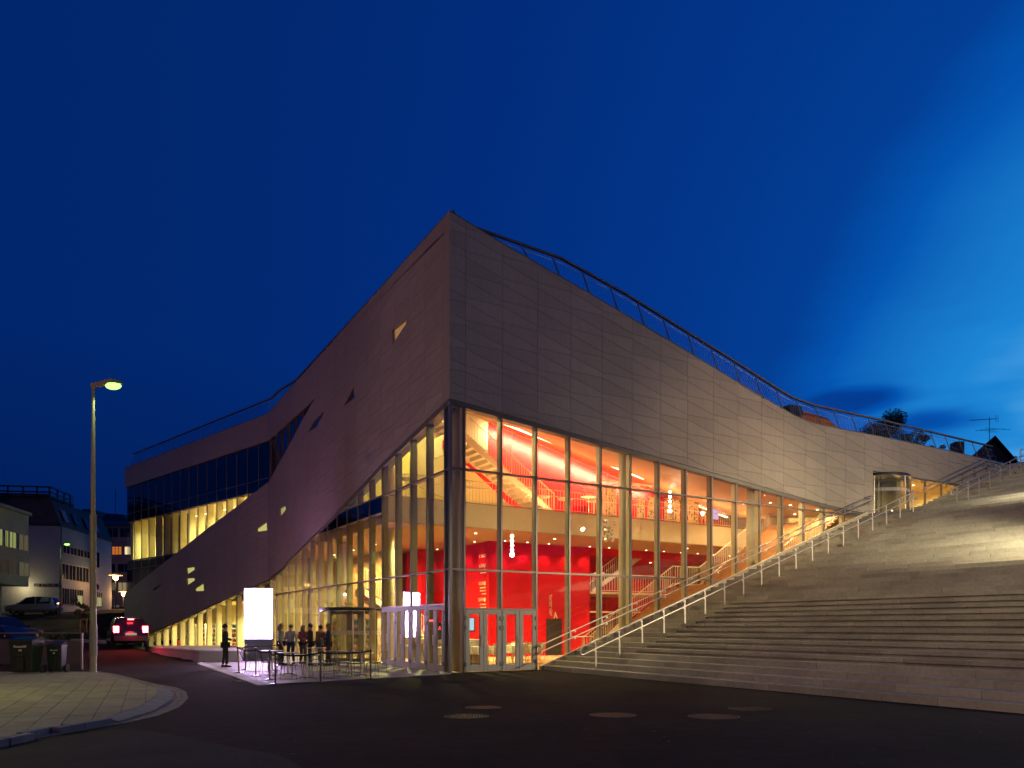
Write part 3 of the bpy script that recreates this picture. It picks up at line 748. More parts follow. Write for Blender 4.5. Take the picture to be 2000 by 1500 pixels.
# red hall block
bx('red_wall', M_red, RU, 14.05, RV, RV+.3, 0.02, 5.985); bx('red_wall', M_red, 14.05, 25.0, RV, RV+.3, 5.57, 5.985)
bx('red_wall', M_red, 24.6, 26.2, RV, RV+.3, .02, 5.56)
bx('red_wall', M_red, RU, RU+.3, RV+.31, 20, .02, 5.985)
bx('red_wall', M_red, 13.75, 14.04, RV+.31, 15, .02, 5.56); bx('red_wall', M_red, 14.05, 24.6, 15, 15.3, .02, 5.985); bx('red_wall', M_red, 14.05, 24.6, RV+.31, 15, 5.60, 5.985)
bx('mezzanine_slab', M_cream, 14.06, 20.5, RV-.05, 14.9, 3.42, 3.54)
bx('mezzanine_slab', M_cream, 14.06, 18.0, RV-.05, RV+.15, 2.36, 2.44)
# upper red wall rising to the sloped ceiling
wt = lambda u: 12.10-.2436*(u-7.57)
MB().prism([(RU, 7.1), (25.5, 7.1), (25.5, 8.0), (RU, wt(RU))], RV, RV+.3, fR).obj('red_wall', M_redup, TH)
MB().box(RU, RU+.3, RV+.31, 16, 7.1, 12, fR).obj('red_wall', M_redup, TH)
# sloped ceiling over the foyer
cg = MB(); cn = [(.3, 23.0)]
for a, b in ((.3, RU), (RU, 14.0), (14.0, 20.0), (20.0, 24.5)):
    for v0, v1 in ((.45, RV+.02),):
        zf = lambda u: head(hdR, min(u, 22.9))+.14
        q = [B(a, v0, zf(a)), B(b, v0, zf(b)), B(b, v1, max(wt(b), 8.3)), B(a, v1, wt(a))]
        cg.hexa(q+[p+Vector((0, 0, .2)) for p in q])
cg.obj('foyer_ceiling', M_ceil, TH)
bx('upper_wall', M_yelp, .5, RU, RV+.03, RV+.2, 10.62, 14.0)
bx('library_wall', M_yel, .5, 5.6, RV+.03, RV+.2, 7.10, 10.38)
bx('library_ceiling', M_yelp, .5, RU, RV+.03, 27.5, 10.4, 10.6)
bx('library_wall', M_yel, 5.0, 5.2, 14.0, 27.5, 7.12, 10.39)
bx('library_wall', M_yel, RU-2.0, RU-.02, RV+2.8, RV+3.0, 7.12, 10.39)
bx('roof', M_dkroof, .6, 26, 11, 27.5, 14.2, 14.4)
rf = MB()
for a, b in zip(rtop, rtop[1:]):
    q = [B(a[0], .45, a[1]-.6), B(b[0], .45, b[1]-.6), B(b[0], 12, max(b[1]-.6, 10.5)), B(a[0], 12, a[1]-.6)]; rf.hexa(q+[p+Vector((0, 0, .1)) for p in q])
rf.obj('roof', M_dkroof, TH)
bx('roof', M_dkroof, 22, 36, .45, 14, 10.3, 10.45)
# upper entrance lobby behind the stair-side band
bx('lobby_floor', M_wood, 22.9, 36, .45, 8, 7.0, 7.14); bx('lobby_wall', M_yelp, 22.9, 35, 6.0, 6.2, 7.14, 10.2); bx('lobby_wall', M_yelp, 33, 33.2, .5, 6, 7.14, 10.2)
bx('lobby_ceiling', M_cream, 23, 35, .5, 6, 9.75, 9.9)
bx('lobby_bench', M_red, 26.3, 27.0, 2.2, 3.4, 7.14, 7.75, bevel=.03)
bx('lobby_shelf', M_redup, 25.6, 25.9, 3.6, 4.6, 7.14, 8.9)
# wing rooms
MB().box(.2, 23.2, 5.2, 5.5, .02, 14.6, fW).obj('wing_back_wall', M_yelp, TH)
for z0, z1 in ((-.05, .03), (3.3, 3.55), (6.5, 7.08), (10.32, 11.0)): MB().box(.1, 23.2, .5, 5.2, z0, z1, fW).obj('wing_floor', M_cream, TH)
MB().box(22.9, 23.2, .5, 5.2, .04, 14.6, fW).obj('wing_end_wall', M_yelp, TH)
MB().box(23.2, 23.44, .47, 12, .0, 14.9, fW).obj('wing_end_wall', M_clad, TH)
MB().box(.2, 23.3, .47, 12, 14.3, 14.5, fW).obj('roof', M_dkroof, TH)
for s in (13.4,): MB().box(s, s+3.0*WB-.1, .9, 1.1, 7.12, 10.2, fW).obj('curtain_wall_panel', mat('olive_blind', (.16, .14, .07), .8), TH)
for s in (2.9, 6.2, 11.0, 20.3): MB().tube([fW(s, 1.6, 7.1), fW(s, 1.6, 10.31)], .2, 16).obj('column', M_yelp, TH, True)
for s in (17.5, 19.5, 21.4): MB().box(s, s+.9, 2.6, 2.7, 7.1, 9.6, fW).obj('glazed_partition', mat('grey_green_partition', (.20, .20, .13), .5), TH)
for s0 in (3, 7.5, 12, 17): MB().box(s0, s0+3.2, 2.2, 2.26, 10.26, 10.3, fW).obj('light_strip', emitm('room_strip_light', (1, .9, .55), 5), TH)
# fins in the wing upstairs
for s in w_m: 
    if head(lowW, s) < 10.2: MB().box(s-.03, s+.03, .17, .60, max(7.1, head(lowW, s)), 10.28, fW).obj('fin', M_yelp, TH)
# columns in the foyer
for u, v, z1, r_ in ((8.62, 1.25, 8.82, .235), (16.15, 1.25, 7.97, .235), (.73, .82, 9.42, .215)):
    MB().tube([B(u, v, .02), B(u, v, z1)], r_, 24).obj('column', M_col, TH, True)
for v in (9.2, 15.5, 21.5): MB().tube([B(1.5, v, .02), B(1.5, v, 5.98)], .22, 20).obj('column', M_col, TH, True)
MB().tube([B(1.5, 9.2, 7.09), B(1.5, 9.2, 9.6)], .22, 20).obj('column', M_col, TH, True)

def balus(name, pts, h, step, m=M_rail, parent=TH, rt=.022, rb=.011, mid=True):
    """railing along a polyline of floor points; the rods are one joined part"""
    top = MB().tube([p+Vector((0, 0, h)) for p in pts], rt, 6).obj(name, m, parent)
    if mid: MB().tube([p+Vector((0, 0, .08)) for p in pts], rb*1.2, 5).obj('bottom_rail', m, top)
    rods = MB()
    for a, b in zip(pts, pts[1:]):
        n = max(1, int((b-a).length/step))
        for k in range(n+1):
            p = a+(b-a)*k/n; q = rb
            rods.box(p.x-q, p.x+q, p.y-q, p.y+q, p.z+.05, p.z+h)
    tag(rods.obj('balusters', m, top), kind='stuff'); return top
balus('gallery_railing', [B(.8, GV+.1, 7.11), B(25.5, GV+.1, 7.11)], 1.0, .17)
MB().tube([B(1.2, GV-.05, 7.78), B(24, GV-.05, 7.78)], .022, 6).obj('gallery_handrail', M_steel, TH)
balus('mezzanine_railing', [B(14.1, RV-.02, 3.54), B(20.4, RV-.02, 3.54)], 1.0, .19, M_white)
def stair(name, u0, z0, u1, z1, v0, v1, m, mr, n, solid=False, step=.17, par=TH):
    d = 1 if u1 > u0 else -1; run = (u1-u0)/n; rise = (z1-z0)/n
    st = empty(name, B(u0, v0, z0), 0, parent=par)
    for k in range(n):
        a, b = u0+run*k, u0+run*(k+1); z = z0+rise*(k+1)
        MB().box(min(a, b), max(a, b)+.01, v0, v1, z-(rise if not solid else rise*1.02), z, fR).obj('step', m, st)
    th = .32
    for v in (v0-.03, v1-.01):
        q = [(u0, z0-.05), (u0, z0+rise*1.1), (u1, z1+.02), (u1, z1-th)] if d > 0 else [(u0, z0-.05), (u1, z1-th), (u1, z1+.02), (u0, z0+rise*1.1)]
        MB().prism(q, v, v+.05, fR).obj('stringer', mr, st)
    if solid: MB().prism([(u0, z0-.3), (u1, z0-.3), (u1, z1-.02-rise), (u0, z0-.02)], v0+.03, v1-.03, fR).obj('under_side', mr, st)
    return st
# white flight climbing from the gallery to the roof foyer
s1 = stair('upper_stair', 9.5, 7.1, 3.6, 11.1, 7.9, 9.3, M_white, M_white, 20)
balus('stair_railing', [B(9.6, 7.88, 7.2), B(3.6, 7.88, 11.15)], .95, .17)
balus('stair_railing', [B(9.6, 9.3, 7.2), B(3.6, 9.3, 11.15)], .95, .22)
MB().prism([(3.0, 8.2), (3.0, 11.0), (6.0, 9.2), (8.9, 7.12), (6.4, 7.12)], 9.6, 9.7, fR).obj('stair_side_wall', M_yelp, TH)
# flight in the niche and oak tribune stair beside the glass
s2 = stair('niche_stair', 14.6, 3.5, 18.2, 5.9, 11.4, 12.6, M_woodst, M_white, 14)
balus('stair_railing', [B(14.6, 11.38, 3.6), B(18.2, 11.38, 5.95)], .9, .17, M_white)
s3 = stair('niche_stair', 14.3, .03, 17.4, 2.4, 11.3, 12.4, M_woodst, M_white, 13)
balus('stair_railing', [B(14.3, 11.28, .1), B(17.4, 11.28, 2.4)], .9, .17, M_white)
s4 = stair('tribune_stair', 9.6, .02, 15.05, 3.56, .9, 5.2, M_woodst, M_woodst, 20, True)
bx('stair_landing', M_woodst, 15.0, 16.9, .9, 5.2, 3.3, 3.56, s4)
s5 = stair('tribune_stair', 16.8, 3.56, 22.2, 7.08, .9, 5.2, M_woodst, M_woodst, 20, True)
balus('stair_railing', [B(9.4, 5.25, .1), B(15.0, 5.25, 3.66), B(16.8, 5.25, 3.66), B(22.2, 5.25, 7.1)], .95, .16, M_rail)
balus('stair_railing', [B(16.8, .95, 3.66), B(22.2, .95, 7.1)], .95, .16, M_rail)
# stair seen through the left glazing
s6 = stair('side_stair', 6.6, .03, 1.9, 3.5, 13.6, 15.0, M_woodst, M_white, 18)
balus('stair_railing', [B(6.6, 13.55, .1), B(1.9, 13.55, 3.6)], .95, .15, M_white)
for v in (12.4, 16.2, 18.3): bx('red_panel', M_red, 6.2, 6.5, v, v+.9, .03, 5.9)
bx('timber_wall', M_woodst, 4.8, 5.0, 17, 26, .03, 5.9); bx('desk', M_yel, 3.2, 4.6, 9.0, 12.0, .03, 1.15, bevel=.02)
bx('desk', M_white, 2.6, 3.8, 4.6, 8.4, .03, 1.05, bevel=.02)
for k in range(5): MB().tube([B(2.8+.1*k, 4.9+.7*k, 1.06), B(2.8+.1*k, 4.9+.7*k, 1.36)], .06, 8).obj('desk_lamp', M_rail, TH)
# library shelves in the wing and behind the left glazing
BK = [mat('book_red', (.5, .03, .03), .7), mat('book_green', (.08, .30, .16), .7), mat('book_pale', (.7, .66, .5), .7), mat('book_blue', (.08, .14, .32), .7), mat('book_dark', (.08, .06, .05), .7)]
def shelf(fr, s, d, wid, h, n, z=.04):
    root = empty('bookcase', fr(s, d, z), 0, parent=TH)
    q = MB().box(s, s+.03, d, d+.3, z, z+h, fr).box(s+wid-.03, s+wid, d, d+.3, z, z+h, fr).box(s+.03, s+wid-.03, d+.27, d+.3, z, z+h, fr)
    for k in range(n+1): q.box(s+.03, s+wid-.03, d, d+.27, z+k*(h-.03)/n, z+k*(h-.03)/n+.03, fr)
    q.obj('shelf_frame', M_white, root)
    bs = {}
    for k in range(n):
        x = s+.05
        while x < s+wid-.1:
            if random.random() < .8:
                w_ = random.uniform(.025, .06); mm = random.choice(BK); bs.setdefault(mm.name, (MB(), mm))[0].box(x, x+w_-.003, d+.04, d+.22, z+k*(h-.03)/n+.031, z+k*(h-.03)/n+.031+random.uniform(.16, .26), fr); x += w_
            else: x += .15
    for q_, mm in bs.values(): tag(q_.obj('books', mm, root), kind='stuff')
for s in (2.2, 4.0, 5.8, 8.6, 10.4, 12.4, 14.2, 16.0): shelf(fW, s, 2.6, 1.5, 1.75, 5)
for v in (16.5, 18.5, 20.5, 22.5): shelf(fL, v, 3.6, 1.7, 2.0, 5)
for v in (11.5, 13.0): shelf(fL, v, 3.0, 1.3, 1.6, 4, 7.1)
for k, s in enumerate((9.6, 13.4, 17.2)): MB().tube([fW(s, 1.9, .04), fW(s, 1.9, .5)], .22, 10).obj('stool', BK[0], TH)
bx('display_case', M_redup, 2.0, 2.6, 21, 23.5, .03, 1.3)
# clothes-like display hung high behind the wing's glass
for k in range(6):
    s = 1.0+.55*k; MB().prism([(s, 2.6), (s+.42, 2.5), (s+.34, 3.25), (s+.1, 3.28)], 1.0, 1.06, fW).obj('hanging_display', [BK[0], M_white, BK[2], M_white, BK[1], M_white][k], TH)
# signs on the red walls and glass
Mtx = mat('sign_cream', (.75, .62, .42), .6); Mrd = mat('sign_red', (.65, .02, .02), .6)
for z, s, sz in ((5.28, '5. TAKET', .23), (4.78, '4. ETASJE', .25), (3.85, '3. ETASJE', .25), (3.00, '2. ETASJE', .25), (2.18, '1. ETASJE', .25)):
    text(s, sz, Mtx, TH, B(RU-.02, 11.15, z-.1), -dL, name='wall_sign', align='RIGHT', xs=.8)
for z, ls in ((4.55, 2), (3.62, 3), (2.75, 3), (1.95, 4)):
    for k in range(ls): text(['BARNEBIBLIOTEK', 'MUSIKK OG FILM', 'FESTIVALEN', 'SCENE'][k], .105, Mtx, TH, B(RU-.02, 11.15, z-.16*k-.05), -dL, name='wall_sign', align='RIGHT', xs=.8)
text('TEATRET VÅRT', .235, Mtx, TH, B(11.33, RV-.02, 3.31), (0, 0, -1), dR, name='wall_sign', xs=.72)
text('A', .46, Mtx, TH, B(11.62, RV-.02, 2.04), dR, name='wall_sign', xs=.75, bold=.012)
text('PLASSEN', .40, Mrd, TH, fL(12.55, .52, 3.36), (0, 0, -1), -dL, name='glass_sign', xs=.9)
bx('sign_board', M_cream, 3.26, 3.32, 5.6, 8.2, 9.2, 10.1)
text('M', .55, Mrd, TH, fL(7.3, 3.23, 9.45), -dL, name='wall_sign', bold=.012)
text('B', .34, Mrd, TH, B(19.2, 14.95, 4.5), dR, name='wall_sign')
# black door, screen
bx('stage_door', M_dark, 11.15, 12.15, RV-.03, RV-.002, .03, 2.0)
sc_ = bx('information_screen', M_dark, 2.5, 3.4, 6.2, 6.26, 1.02, 1.75)
MB().box(.62, .70, .30, .34, 1.38, 1.50, fR).obj('red_signal_lamp', emitm('red_signal', (1, .03, .04), 4), TH)
MATS_SCR = emitm('screen_glow_blue', (.55, .85, 1.0), 1.0)
MB().box(RU-.06, RU-.045, 12.42, 13.02, 1.38, 2.02, fR).obj('screen_picture', MATS_SCR, TH)
bx('screen_frame', M_dark, RU-.043, RU-.005, 12.36, 13.08, 1.34, 2.06)
MB().box(21.6, 22.1, 9.0, 9.05, 7.9, 8.7, fR).obj('screen_picture', emitm('screen_glow_violet', (.75, .5, 1.0), 1.1), TH)
# cove and strip lights that show
a, b = B(5.0, 7.2, 0), B(14.5, 8.4, 0)
def cz(u, v): return (head(hdR, min(u, 22.9))+.14)+((wt(u))-(head(hdR, min(u, 22.9))+.14))*(v-.45)/(RV+.02-.45)
M_strip = emitm('linear_lamp', (1, .78, .5), 6)
def strip(name, u0, v0, u1, v1, n=6, w_=.07):
    m = MB()
    for k in range(n):
        ua, ub = u0+(u1-u0)*k/n, u0+(u1-u0)*(k+1)/n; va, vb = v0+(v1-v0)*k/n, v0+(v1-v0)*(k+1)/n
        p, q = B(ua, va, cz(ua, va)-.06), B(ub, vb, cz(ub, vb)-.06)
        m.hexa([p-dL*w_, q-dL*w_, q+dL*w_, p+dL*w_]+[x+Vector((0, 0, .05)) for x in (p-dL*w_, q-dL*w_, q+dL*w_, p+dL*w_)])
    m.obj(name, M_strip, TH)
strip('ceiling_light', 5.6, 8.0, 15.5, 8.0)
strip('ceiling_light', 17.0, 9.2, 23.0, 9.2)
# hidden cove in front of the upper red wall: a real linear lamp washing it
def rect(name, a, b, w_, col, power, target_dir):
    """area lamp whose long side runs from a to b, shining along target_dir"""
    l = bpy.data.lights.new(name, 'AREA'); l.shape = 'RECTANGLE'; l.size = (b-a).length; l.size_y = w_; l.energy = power; l.color = col
    o = bpy.data.objects.new(name, l); COL.objects.link(o)
    x = (b-a).normalized(); z = -Vector(target_dir).normalized(); z = (z-x*z.dot(x)).normalized(); y = z.cross(x)
    mt = Matrix((x, y, z)).transposed().to_4x4(); mt.translation = (a+b)/2; o.matrix_world = mt
    lo, q, s_ = mt.decompose(); o.location = lo; o.rotation_euler = q.to_euler(); return o
rect('cove_light', B(7.7, 10.35, wt(7.7)-.35), B(15.3, 10.35, wt(15.3)-.35), .06, (1, .66, .42), 900, dL+Vector((0, 0, -.9)))
rect('cove_light', B(15.4, 10.35, wt(15.4)-.35), B(24.0, 10.35, 8.35), .06, (1, .70, .45), 700, dL+Vector((0, 0, -.9)))
rect('added_ceiling_fill', B(5.0, 7.3, 7.25), B(13, 7.3, 7.25), .1, (1, .42, .16), 420, (0, 0, 1))  # added upward fill to brighten the foyer ceiling; no such fixture there
rect('added_ceiling_fill', B(13.2, 7.3, 7.25), B(24, 7.3, 7.25), .1, (1, .45, .18), 360, (0, 0, 1))
rect('library_ceiling_fill', B(2.0, 12, 7.3), B(2.0, 24, 7.3), .1, (1, .82, .34), 500, (0, 0, 1))  # same kind of upward fill over the library floor, no fixture
# downlights in the ceilings: a glowing disc each with its lamp
def down(u, v, z, col, power, r=.06, spot=125, disc=True):
    p = B(u, v, z)
    if disc:
        o = MB().tube([p+Vector((0, 0, -.012)), p+Vector((0, 0, .01))], r, 10).obj('downlight', emitm('downlight_lens', (1, .82, .5), 9), TH)
    light('downlight_lamp', 'SPOT', p+Vector((0, 0, -.05)), col, power, .05, target=p+Vector((0, 0, -5)), spot=spot, blend=.8)
for u in (2.5, 6, 9.5, 13, 16.5, 20):
    for v in (2.2, 5.2): down(u, v, cz(u, v)-.02, (1, .70, .33) if v < 3 else (1, .56, .22), 640 if v < 3 else (130 if u < 14 else 340), spot=170)
for u, vv in ((17.5, 1.6), (19.5, 3.0), (21.3, 1.6), (22.6, 4.0)): down(u, vv, cz(u, vv)-.02, (1, .82, .46), 620, spot=170)
for u in (5.5, 10, 14.5, 19, 23.5): down(u, 8.4, 5.98, (1, .66, .34), 2700, spot=82)
for k in range(13): down(8.3+1.35*k, 10.42, 5.98, (1, .50, .42), 190, .045, spot=95)
for k in range(5): down(7.15, 11.6+1.5*k, 5.98, (1, .50, .42), 190, .045, spot=95)
for v in (8.5, 12.0, 15.5, 19, 22.5): down(3.2, v, 5.98, (1, .88, .32), 2600, spot=165)
for v in (12.5, 16.0): down(3.0, v, 10.38, (1, .86, .36), 2200, spot=165)
for v in (1.6, 4.0, 6.5, 9.0): down(1.8, v, cz(1.8, v)-.02, (1, .88, .32), 2000, spot=165)
for u in (16.5, 20.5): down(u, 13.2, 5.58, (1, .5, .2), 260, spot=150)
for u, vv in ((23.7, 3.6), (26.2, 3.6), (28, 2.5), (31, 2.5)): down(u, vv, 9.74, (1, .80, .42), 900, spot=165)
for s in (2.5, 6, 9.5, 13, 16.5, 20):
    for z, pw_ in ((3.28, 2500), (10.30, 2700)):
        if z == 3.28 and s > 16: continue
        p = fW(s, 2.4, z-.06); light('wing_room_lamp', 'SPOT', p, (1, .92, .42), pw_*(.15 if (z > 4 and 12.5 < s < 18.3) else 1), .15, target=p+Vector((0, 0, -4)), spot=160, blend=.8)

# ------------------------------------------------------------------ the great outdoor stair
ST = empty('outdoor_stair', B(US, -3, 0)); tag(ST, kind='structure')
V0, V1, VG = -.14, -31.0, -3.08
n1, n2, U2 = 42, 22, 25.5
blocks = []
def tread(k, u, z, uend, v_hi, v_lo, gaps):
    v = v_hi
    while v > v_lo:
        L_ = random.choice((1.2, 1.5, 1.5, 1.8, 2.1, 2.4)) if v < VG or not gaps else random.choice((.9, 1.2, 1.5))
        e = max(v-L_, v_lo)
        if gaps and v > VG > e: e = VG
        blocks.append((k, u, z, uend, e+.004, v-.004, gaps and v <= VG+.001)); v = e
for k in range(n1):
    u = US+TR*k; z = RI*(k+1); tread(k, u, z, u+TR+.06 if k < n1-1 else u+.6, V0, V1, 4 <= k <= 14)
for k in range(n2):
    u = U2+TR*k; z = 7.14+RI*(k+1); tread(k+n1, u, z, u+TR+.06, V0-.05, -27.0, False)
def bshow(b):
    k, u, z, ue, e, v, gp = b
    p = B(u, (e+v)/2, z); px = 1000+F*p.x/max(p.y, .5)
    if px > 2010 or p.y < 3: return 1e6
    return p.y**2/((v-e))
blocks.sort(key=bshow)
def bmesh_block(m, b):
    k, u, z, ue, e, v, gp = b
    j = random.uniform(0, .004)
    if gp:
        m.box(u-.02, ue, e, v, z-.105, z, fR); m.box(u+.05, ue, e, v, z-RI-.01, z-.107, fR)
    else: m.box(u+j, ue, e, v, z-RI-.01, z, fR)
for b in blocks[:298]:
    m = MB(); bmesh_block(m, b); m.obj('stone_block', M_stair, ST, bevel=.006)
m = MB()
for b in blocks[298:]: bmesh_block(m, b)
tag(m.obj('stone_blocks', M_stair, ST), kind='stuff')
core = MB()
core.prism([(US+.12, -.1), (U2+TR*n2+.3, -.1), (U2+TR*n2+.3, 10.7), (U2+TR*n2, 10.7), (U2+.1, 7.08), (US+TR*41+.1, 7.06), (US+TR*41, 6.92), (US+.12, -.02)], V0-.03, V1+.05, fR)
core.obj('stair_core', M_gap, ST)
bx('stair_landing', M_stair, US+TR*41+.61, U2+.05, V1, V0, 7.08, 7.138, ST)
bx('stair_landing', M_stair, U2+TR*n2+.07, U2+TR*n2+9, -27, V0, 10.80, 10.88, ST)
# sloping stringer between glass and steps, with cream closers
q = MB().prism([(US-.1, .0), (US+.2, .0), (US+TR*41, 7.06), (US+TR*41, 7.26), (US-.1, .14)], -.02, -.12, fR); q.obj('stringer', M_cream, TH)
q = MB().prism([(US+TR*41, 6.9), (U2, 7.1), (U2+TR*n2, 10.80), (U2+TR*n2, 10.95), (U2, 7.17), (US+TR*41, 7.17)], -.02, -.13, fR); q.obj('stringer', M_conc, TH)

def slope(u): return RI/TR*(u-US)+.06
def slope2(u): return 7.14+RI/TR*(u-U2)+.06
# wall-side handrail on brackets
r1 = empty('wall_handrail', B(3.4, -.25, 1), label='double steel handrail bracketed to the glass wall beside the outdoor stair', cat='handrail')
for dz, u0, u1 in ((.93, 3.50, 23.15), (.68, 3.55, 23.15)):
    MB().tube([B(u0, -.27, slope(u0)+dz), B(u1, -.27, slope(u1)+dz), B(u1+.12, -.22, slope(u1)+dz), B(u1+.12, -.08, slope(u1)+dz)], .021, 8).obj('rail', M_steel, r1, True)
for u in r_m[2:]+[22.75]:
    if u < 3.4: continue
    m = MB()
    for dz in (.93, .68): m.box(u-.03, u+.03, -.29, .055, slope(u)+dz-.09, slope(u)+dz-.02, fR)
    m.box(u-.02, u+.02, .0, .05, slope(u)+.62, slope(u)+.89, fR)
    m.obj('bracket', M_steel, r1)
r4 = empty('wall_handrail', B(27.4, -.25, 8), label='upper wall handrail beside the last flight, turning at its top end', cat='handrail')
for dz in (.93, .70):
    MB().tube([B(27.3, -.25, slope2(27.3)+dz), B(33.3, -.25, slope2(33.3)+dz), B(35.5, -.25, slope2(33.3)+dz-.04), B(35.62, -.18, slope2(33.3)+dz-.06)], .021, 8).obj('rail', M_steel, r4, True)
for u in (27.9, 29.4, 30.9, 32.4, 33.4, 35.2): 
    m = MB(); 
    for dz in (.93, .70): m.box(u-.03, u+.03, -.27, -.005, min(slope2(u), slope2(33.3))+dz-.09, min(slope2(u), slope2(33.3))+dz-.02, fR)
    m.box(u-.02, u+.02, -.05, -.005, min(slope2(u), slope2(33.3))+.64, min(slope2(u), slope2(33.3))+.89, fR)
    m.obj('bracket', M_steel, r4)
# free-standing handrails
def post(parent, u, v, zb, h):
    m = MB(); t = .045
    P8 = [B(u-t*.5, v-.012, zb-.02), B(u+t*1.1, v-.012, zb-.02), B(u+t*1.1, v+.012, zb-.02), B(u-t*.5, v+.012, zb-.02), B(u-t*.5, v-.012, zb+h), B(u+t*.25, v-.012, zb+h), B(u+t*.25, v+.012, zb+h), B(u-t*.5, v+.012, zb+h)]
    m.hexa(P8); m.box(u-t*1.2, u+t*1.6, v-.05, v+.05, zb-.01, zb+.008, fR)
    for hz in (h-.04, h-.30): m.box(u-t*1.6, u-t*.5, v-.015, v+.015, zb+hz-.03, zb+hz+.02, fR)
    m.obj('post', M_steel, parent)
def freestand(lab, v, us, sl, u0, u1, turn):
    r = empty('stair_handrail', B(us[0], v, sl(us[0])), label=lab, cat='handrail')
    a, b = Vector((0, 0, .93)), Vector((0, 0, .66))
    lo, hi = B(u0, v, sl(u0)), B(u1, v, sl(u1)); dd = (hi-lo).normalized()
    pts = [hi+a, lo+a]+[lo+(a+b)/2+(a-b)/2*math.cos(R(t))-dd*.135*math.sin(R(t)) for t in (30, 60, 90, 120, 150)]+[lo+b, hi+b]
    MB().tube(pts, .023, 8).obj('rail', M_steel, r, True)
    if turn:
        for off in (a, b): MB().tube([hi+off, hi+off+dR*.25, hi+off+dR*.33+dL*.12, hi+off+dR*.33+dL*.5], .023, 8).obj('return_rail', M_steel, r, True)
        post(r, u1+.35, v+.45, sl(u1)-.0, .93)
    for u in us: post(r, u, v, sl(u)-.05, .95)
    return r
freestand('long double steel handrail on posts climbing the outdoor stair', -2.82, [4.06+1.0075*i for i in range(19)], slope, 3.55, 22.35, True)
freestand('short double steel handrail on posts up the last flight', -2.6, [26.2+1.0*i for i in range(10)], slope2, 25.8, 35.8, False)
freestand('second handrail far up the last flight, at the right edge', -9.5, [28.0+1.0*i for i in range(8)], slope2, 27.6, 35.8, False) if False else None

# roof railing: leaning posts, broad timber rail and wire
def roofrail(pts, fr, lab, n, back=.25, h=1.0, first=True):
    root = empty('roof_railing', fr(pts[0][0], .2, pts[0][1]), label=lab, cat='railing')
    L_ = pts
    topp = [fr(s-.25, back, z+hh) for s, z, hh in L_]
    for a, b in zip(topp, topp[1:]):
        d = (b-a).normalized(); nn = Vector((d.y, -d.x, 0)).normalized()*.06
        MB().hexa([a-nn, b-nn, b+nn, a+nn]+[p+Vector((0, 0, .07)) for p in (a-nn, b-nn, b+nn, a+nn)]).obj('top_rail', M_slat, root)
    MB().tube([p+Vector((0, 0, -.15)) for p in topp], .010, 5).obj('wire', M_steel, root)
    return root, topp
def seg_at(pts, s):
    for a, b in zip(pts, pts[1:]):
        if a[0] <= s <= b[0]:
            t = (s-a[0])/(b[0]-a[0]); return tuple(a[i]+(b[i]-a[i])*t for i in range(len(a)))
    return pts[-1]
rp = [(.45, 15.45, .12), (5.0, 14.43, .93), (8.08, 13.70, 1.02), (14.01, 12.15, 1.04), (17.0, 11.38, 1.0), (18.0, 11.16, .98), (19.5, 11.07, .95), (25, 11.12, .92), (35.3, 11.08, .90)]
# straight line from the corner tip: extra height where the rail kinks
rp[0] = (.45, 15.50, .05); rp.insert(1, (3.6, 14.77, .92)) if False else None
root, _ = roofrail(rp, fR, 'long roof railing with leaning posts along the sloping right roof edge', 0)
for i in range(26):
    s = 1.9+1.36*i
    if s > 35: break
    s_, z, hh = seg_at(rp, s); m = MB(); a, b = fR(s, .06, z), fR(s-.25, .25, z+hh); d = dR*.045; e = dR*.018; n_ = dL*.012
    m.hexa([a-d-n_, a+d-n_, a+d+n_, a-d+n_, b-e-n_, b+e-n_, b+e+n_, b-e+n_]); m.obj('post', M_slat, root)
# mesh infill as fine diagonal wires
wm_ = MB()
for i in range(int(33/.16)):
    s = 2+.16*i; s1, z1, h1 = seg_at(rp, s); s2, z2, h2 = seg_at(rp, min(s+.5, 35))
    for a, b in ((fR(s, .08, z1), fR(s+.30, .22, z2+h2-.18)), (fR(s+.5, .08, z2), fR(s+.05, .22, z1+h1-.18))):
        wm_.tube([a, b], .0022, 3, False)
tag(wm_.obj('wire_mesh', M_steel, root), kind='stuff')
rl = [(.4, 15.70, .1), (3, 15.66, .16), (20.5, 15.28, .30), (22.5, 15.2, .62), (24.5, 15.1, .95), (26, 15.05, 1.0)]
root, _ = roofrail(rl, fL, 'low roof railing along the tall left roof edge', 0)
for i in range(16):
    s = 3.5+1.48*i; s_, z, hh = seg_at(rl, s); MB().tube([fL(s, .06, z), fL(s-.1, .25, z+hh)], .018, 5).obj('post', M_slat, root)
rw = [(.1, 15.05, 1.0), (22.6, 14.92, 1.0)]
root, _ = roofrail(rw, fW, 'roof railing on the far left wing, glazed between slim posts', 0, first=False)
for i in range(15):
    s = .4+1.55*i; MB().tube([fW(s, .06, 15.0), fW(s-.2, .25, 16.0)], .02, 5).obj('post', M_slat, root)
for i in range(14):
    s = .45+1.55*i; MB().prism([(s, 15.1), (s+1.45, 15.1), (s+1.25, 15.85), (s-.18, 15.85)], .14, .148, fW).obj('infill_glass', glass('rail_glass', (.80, .88, .92), .10), root)
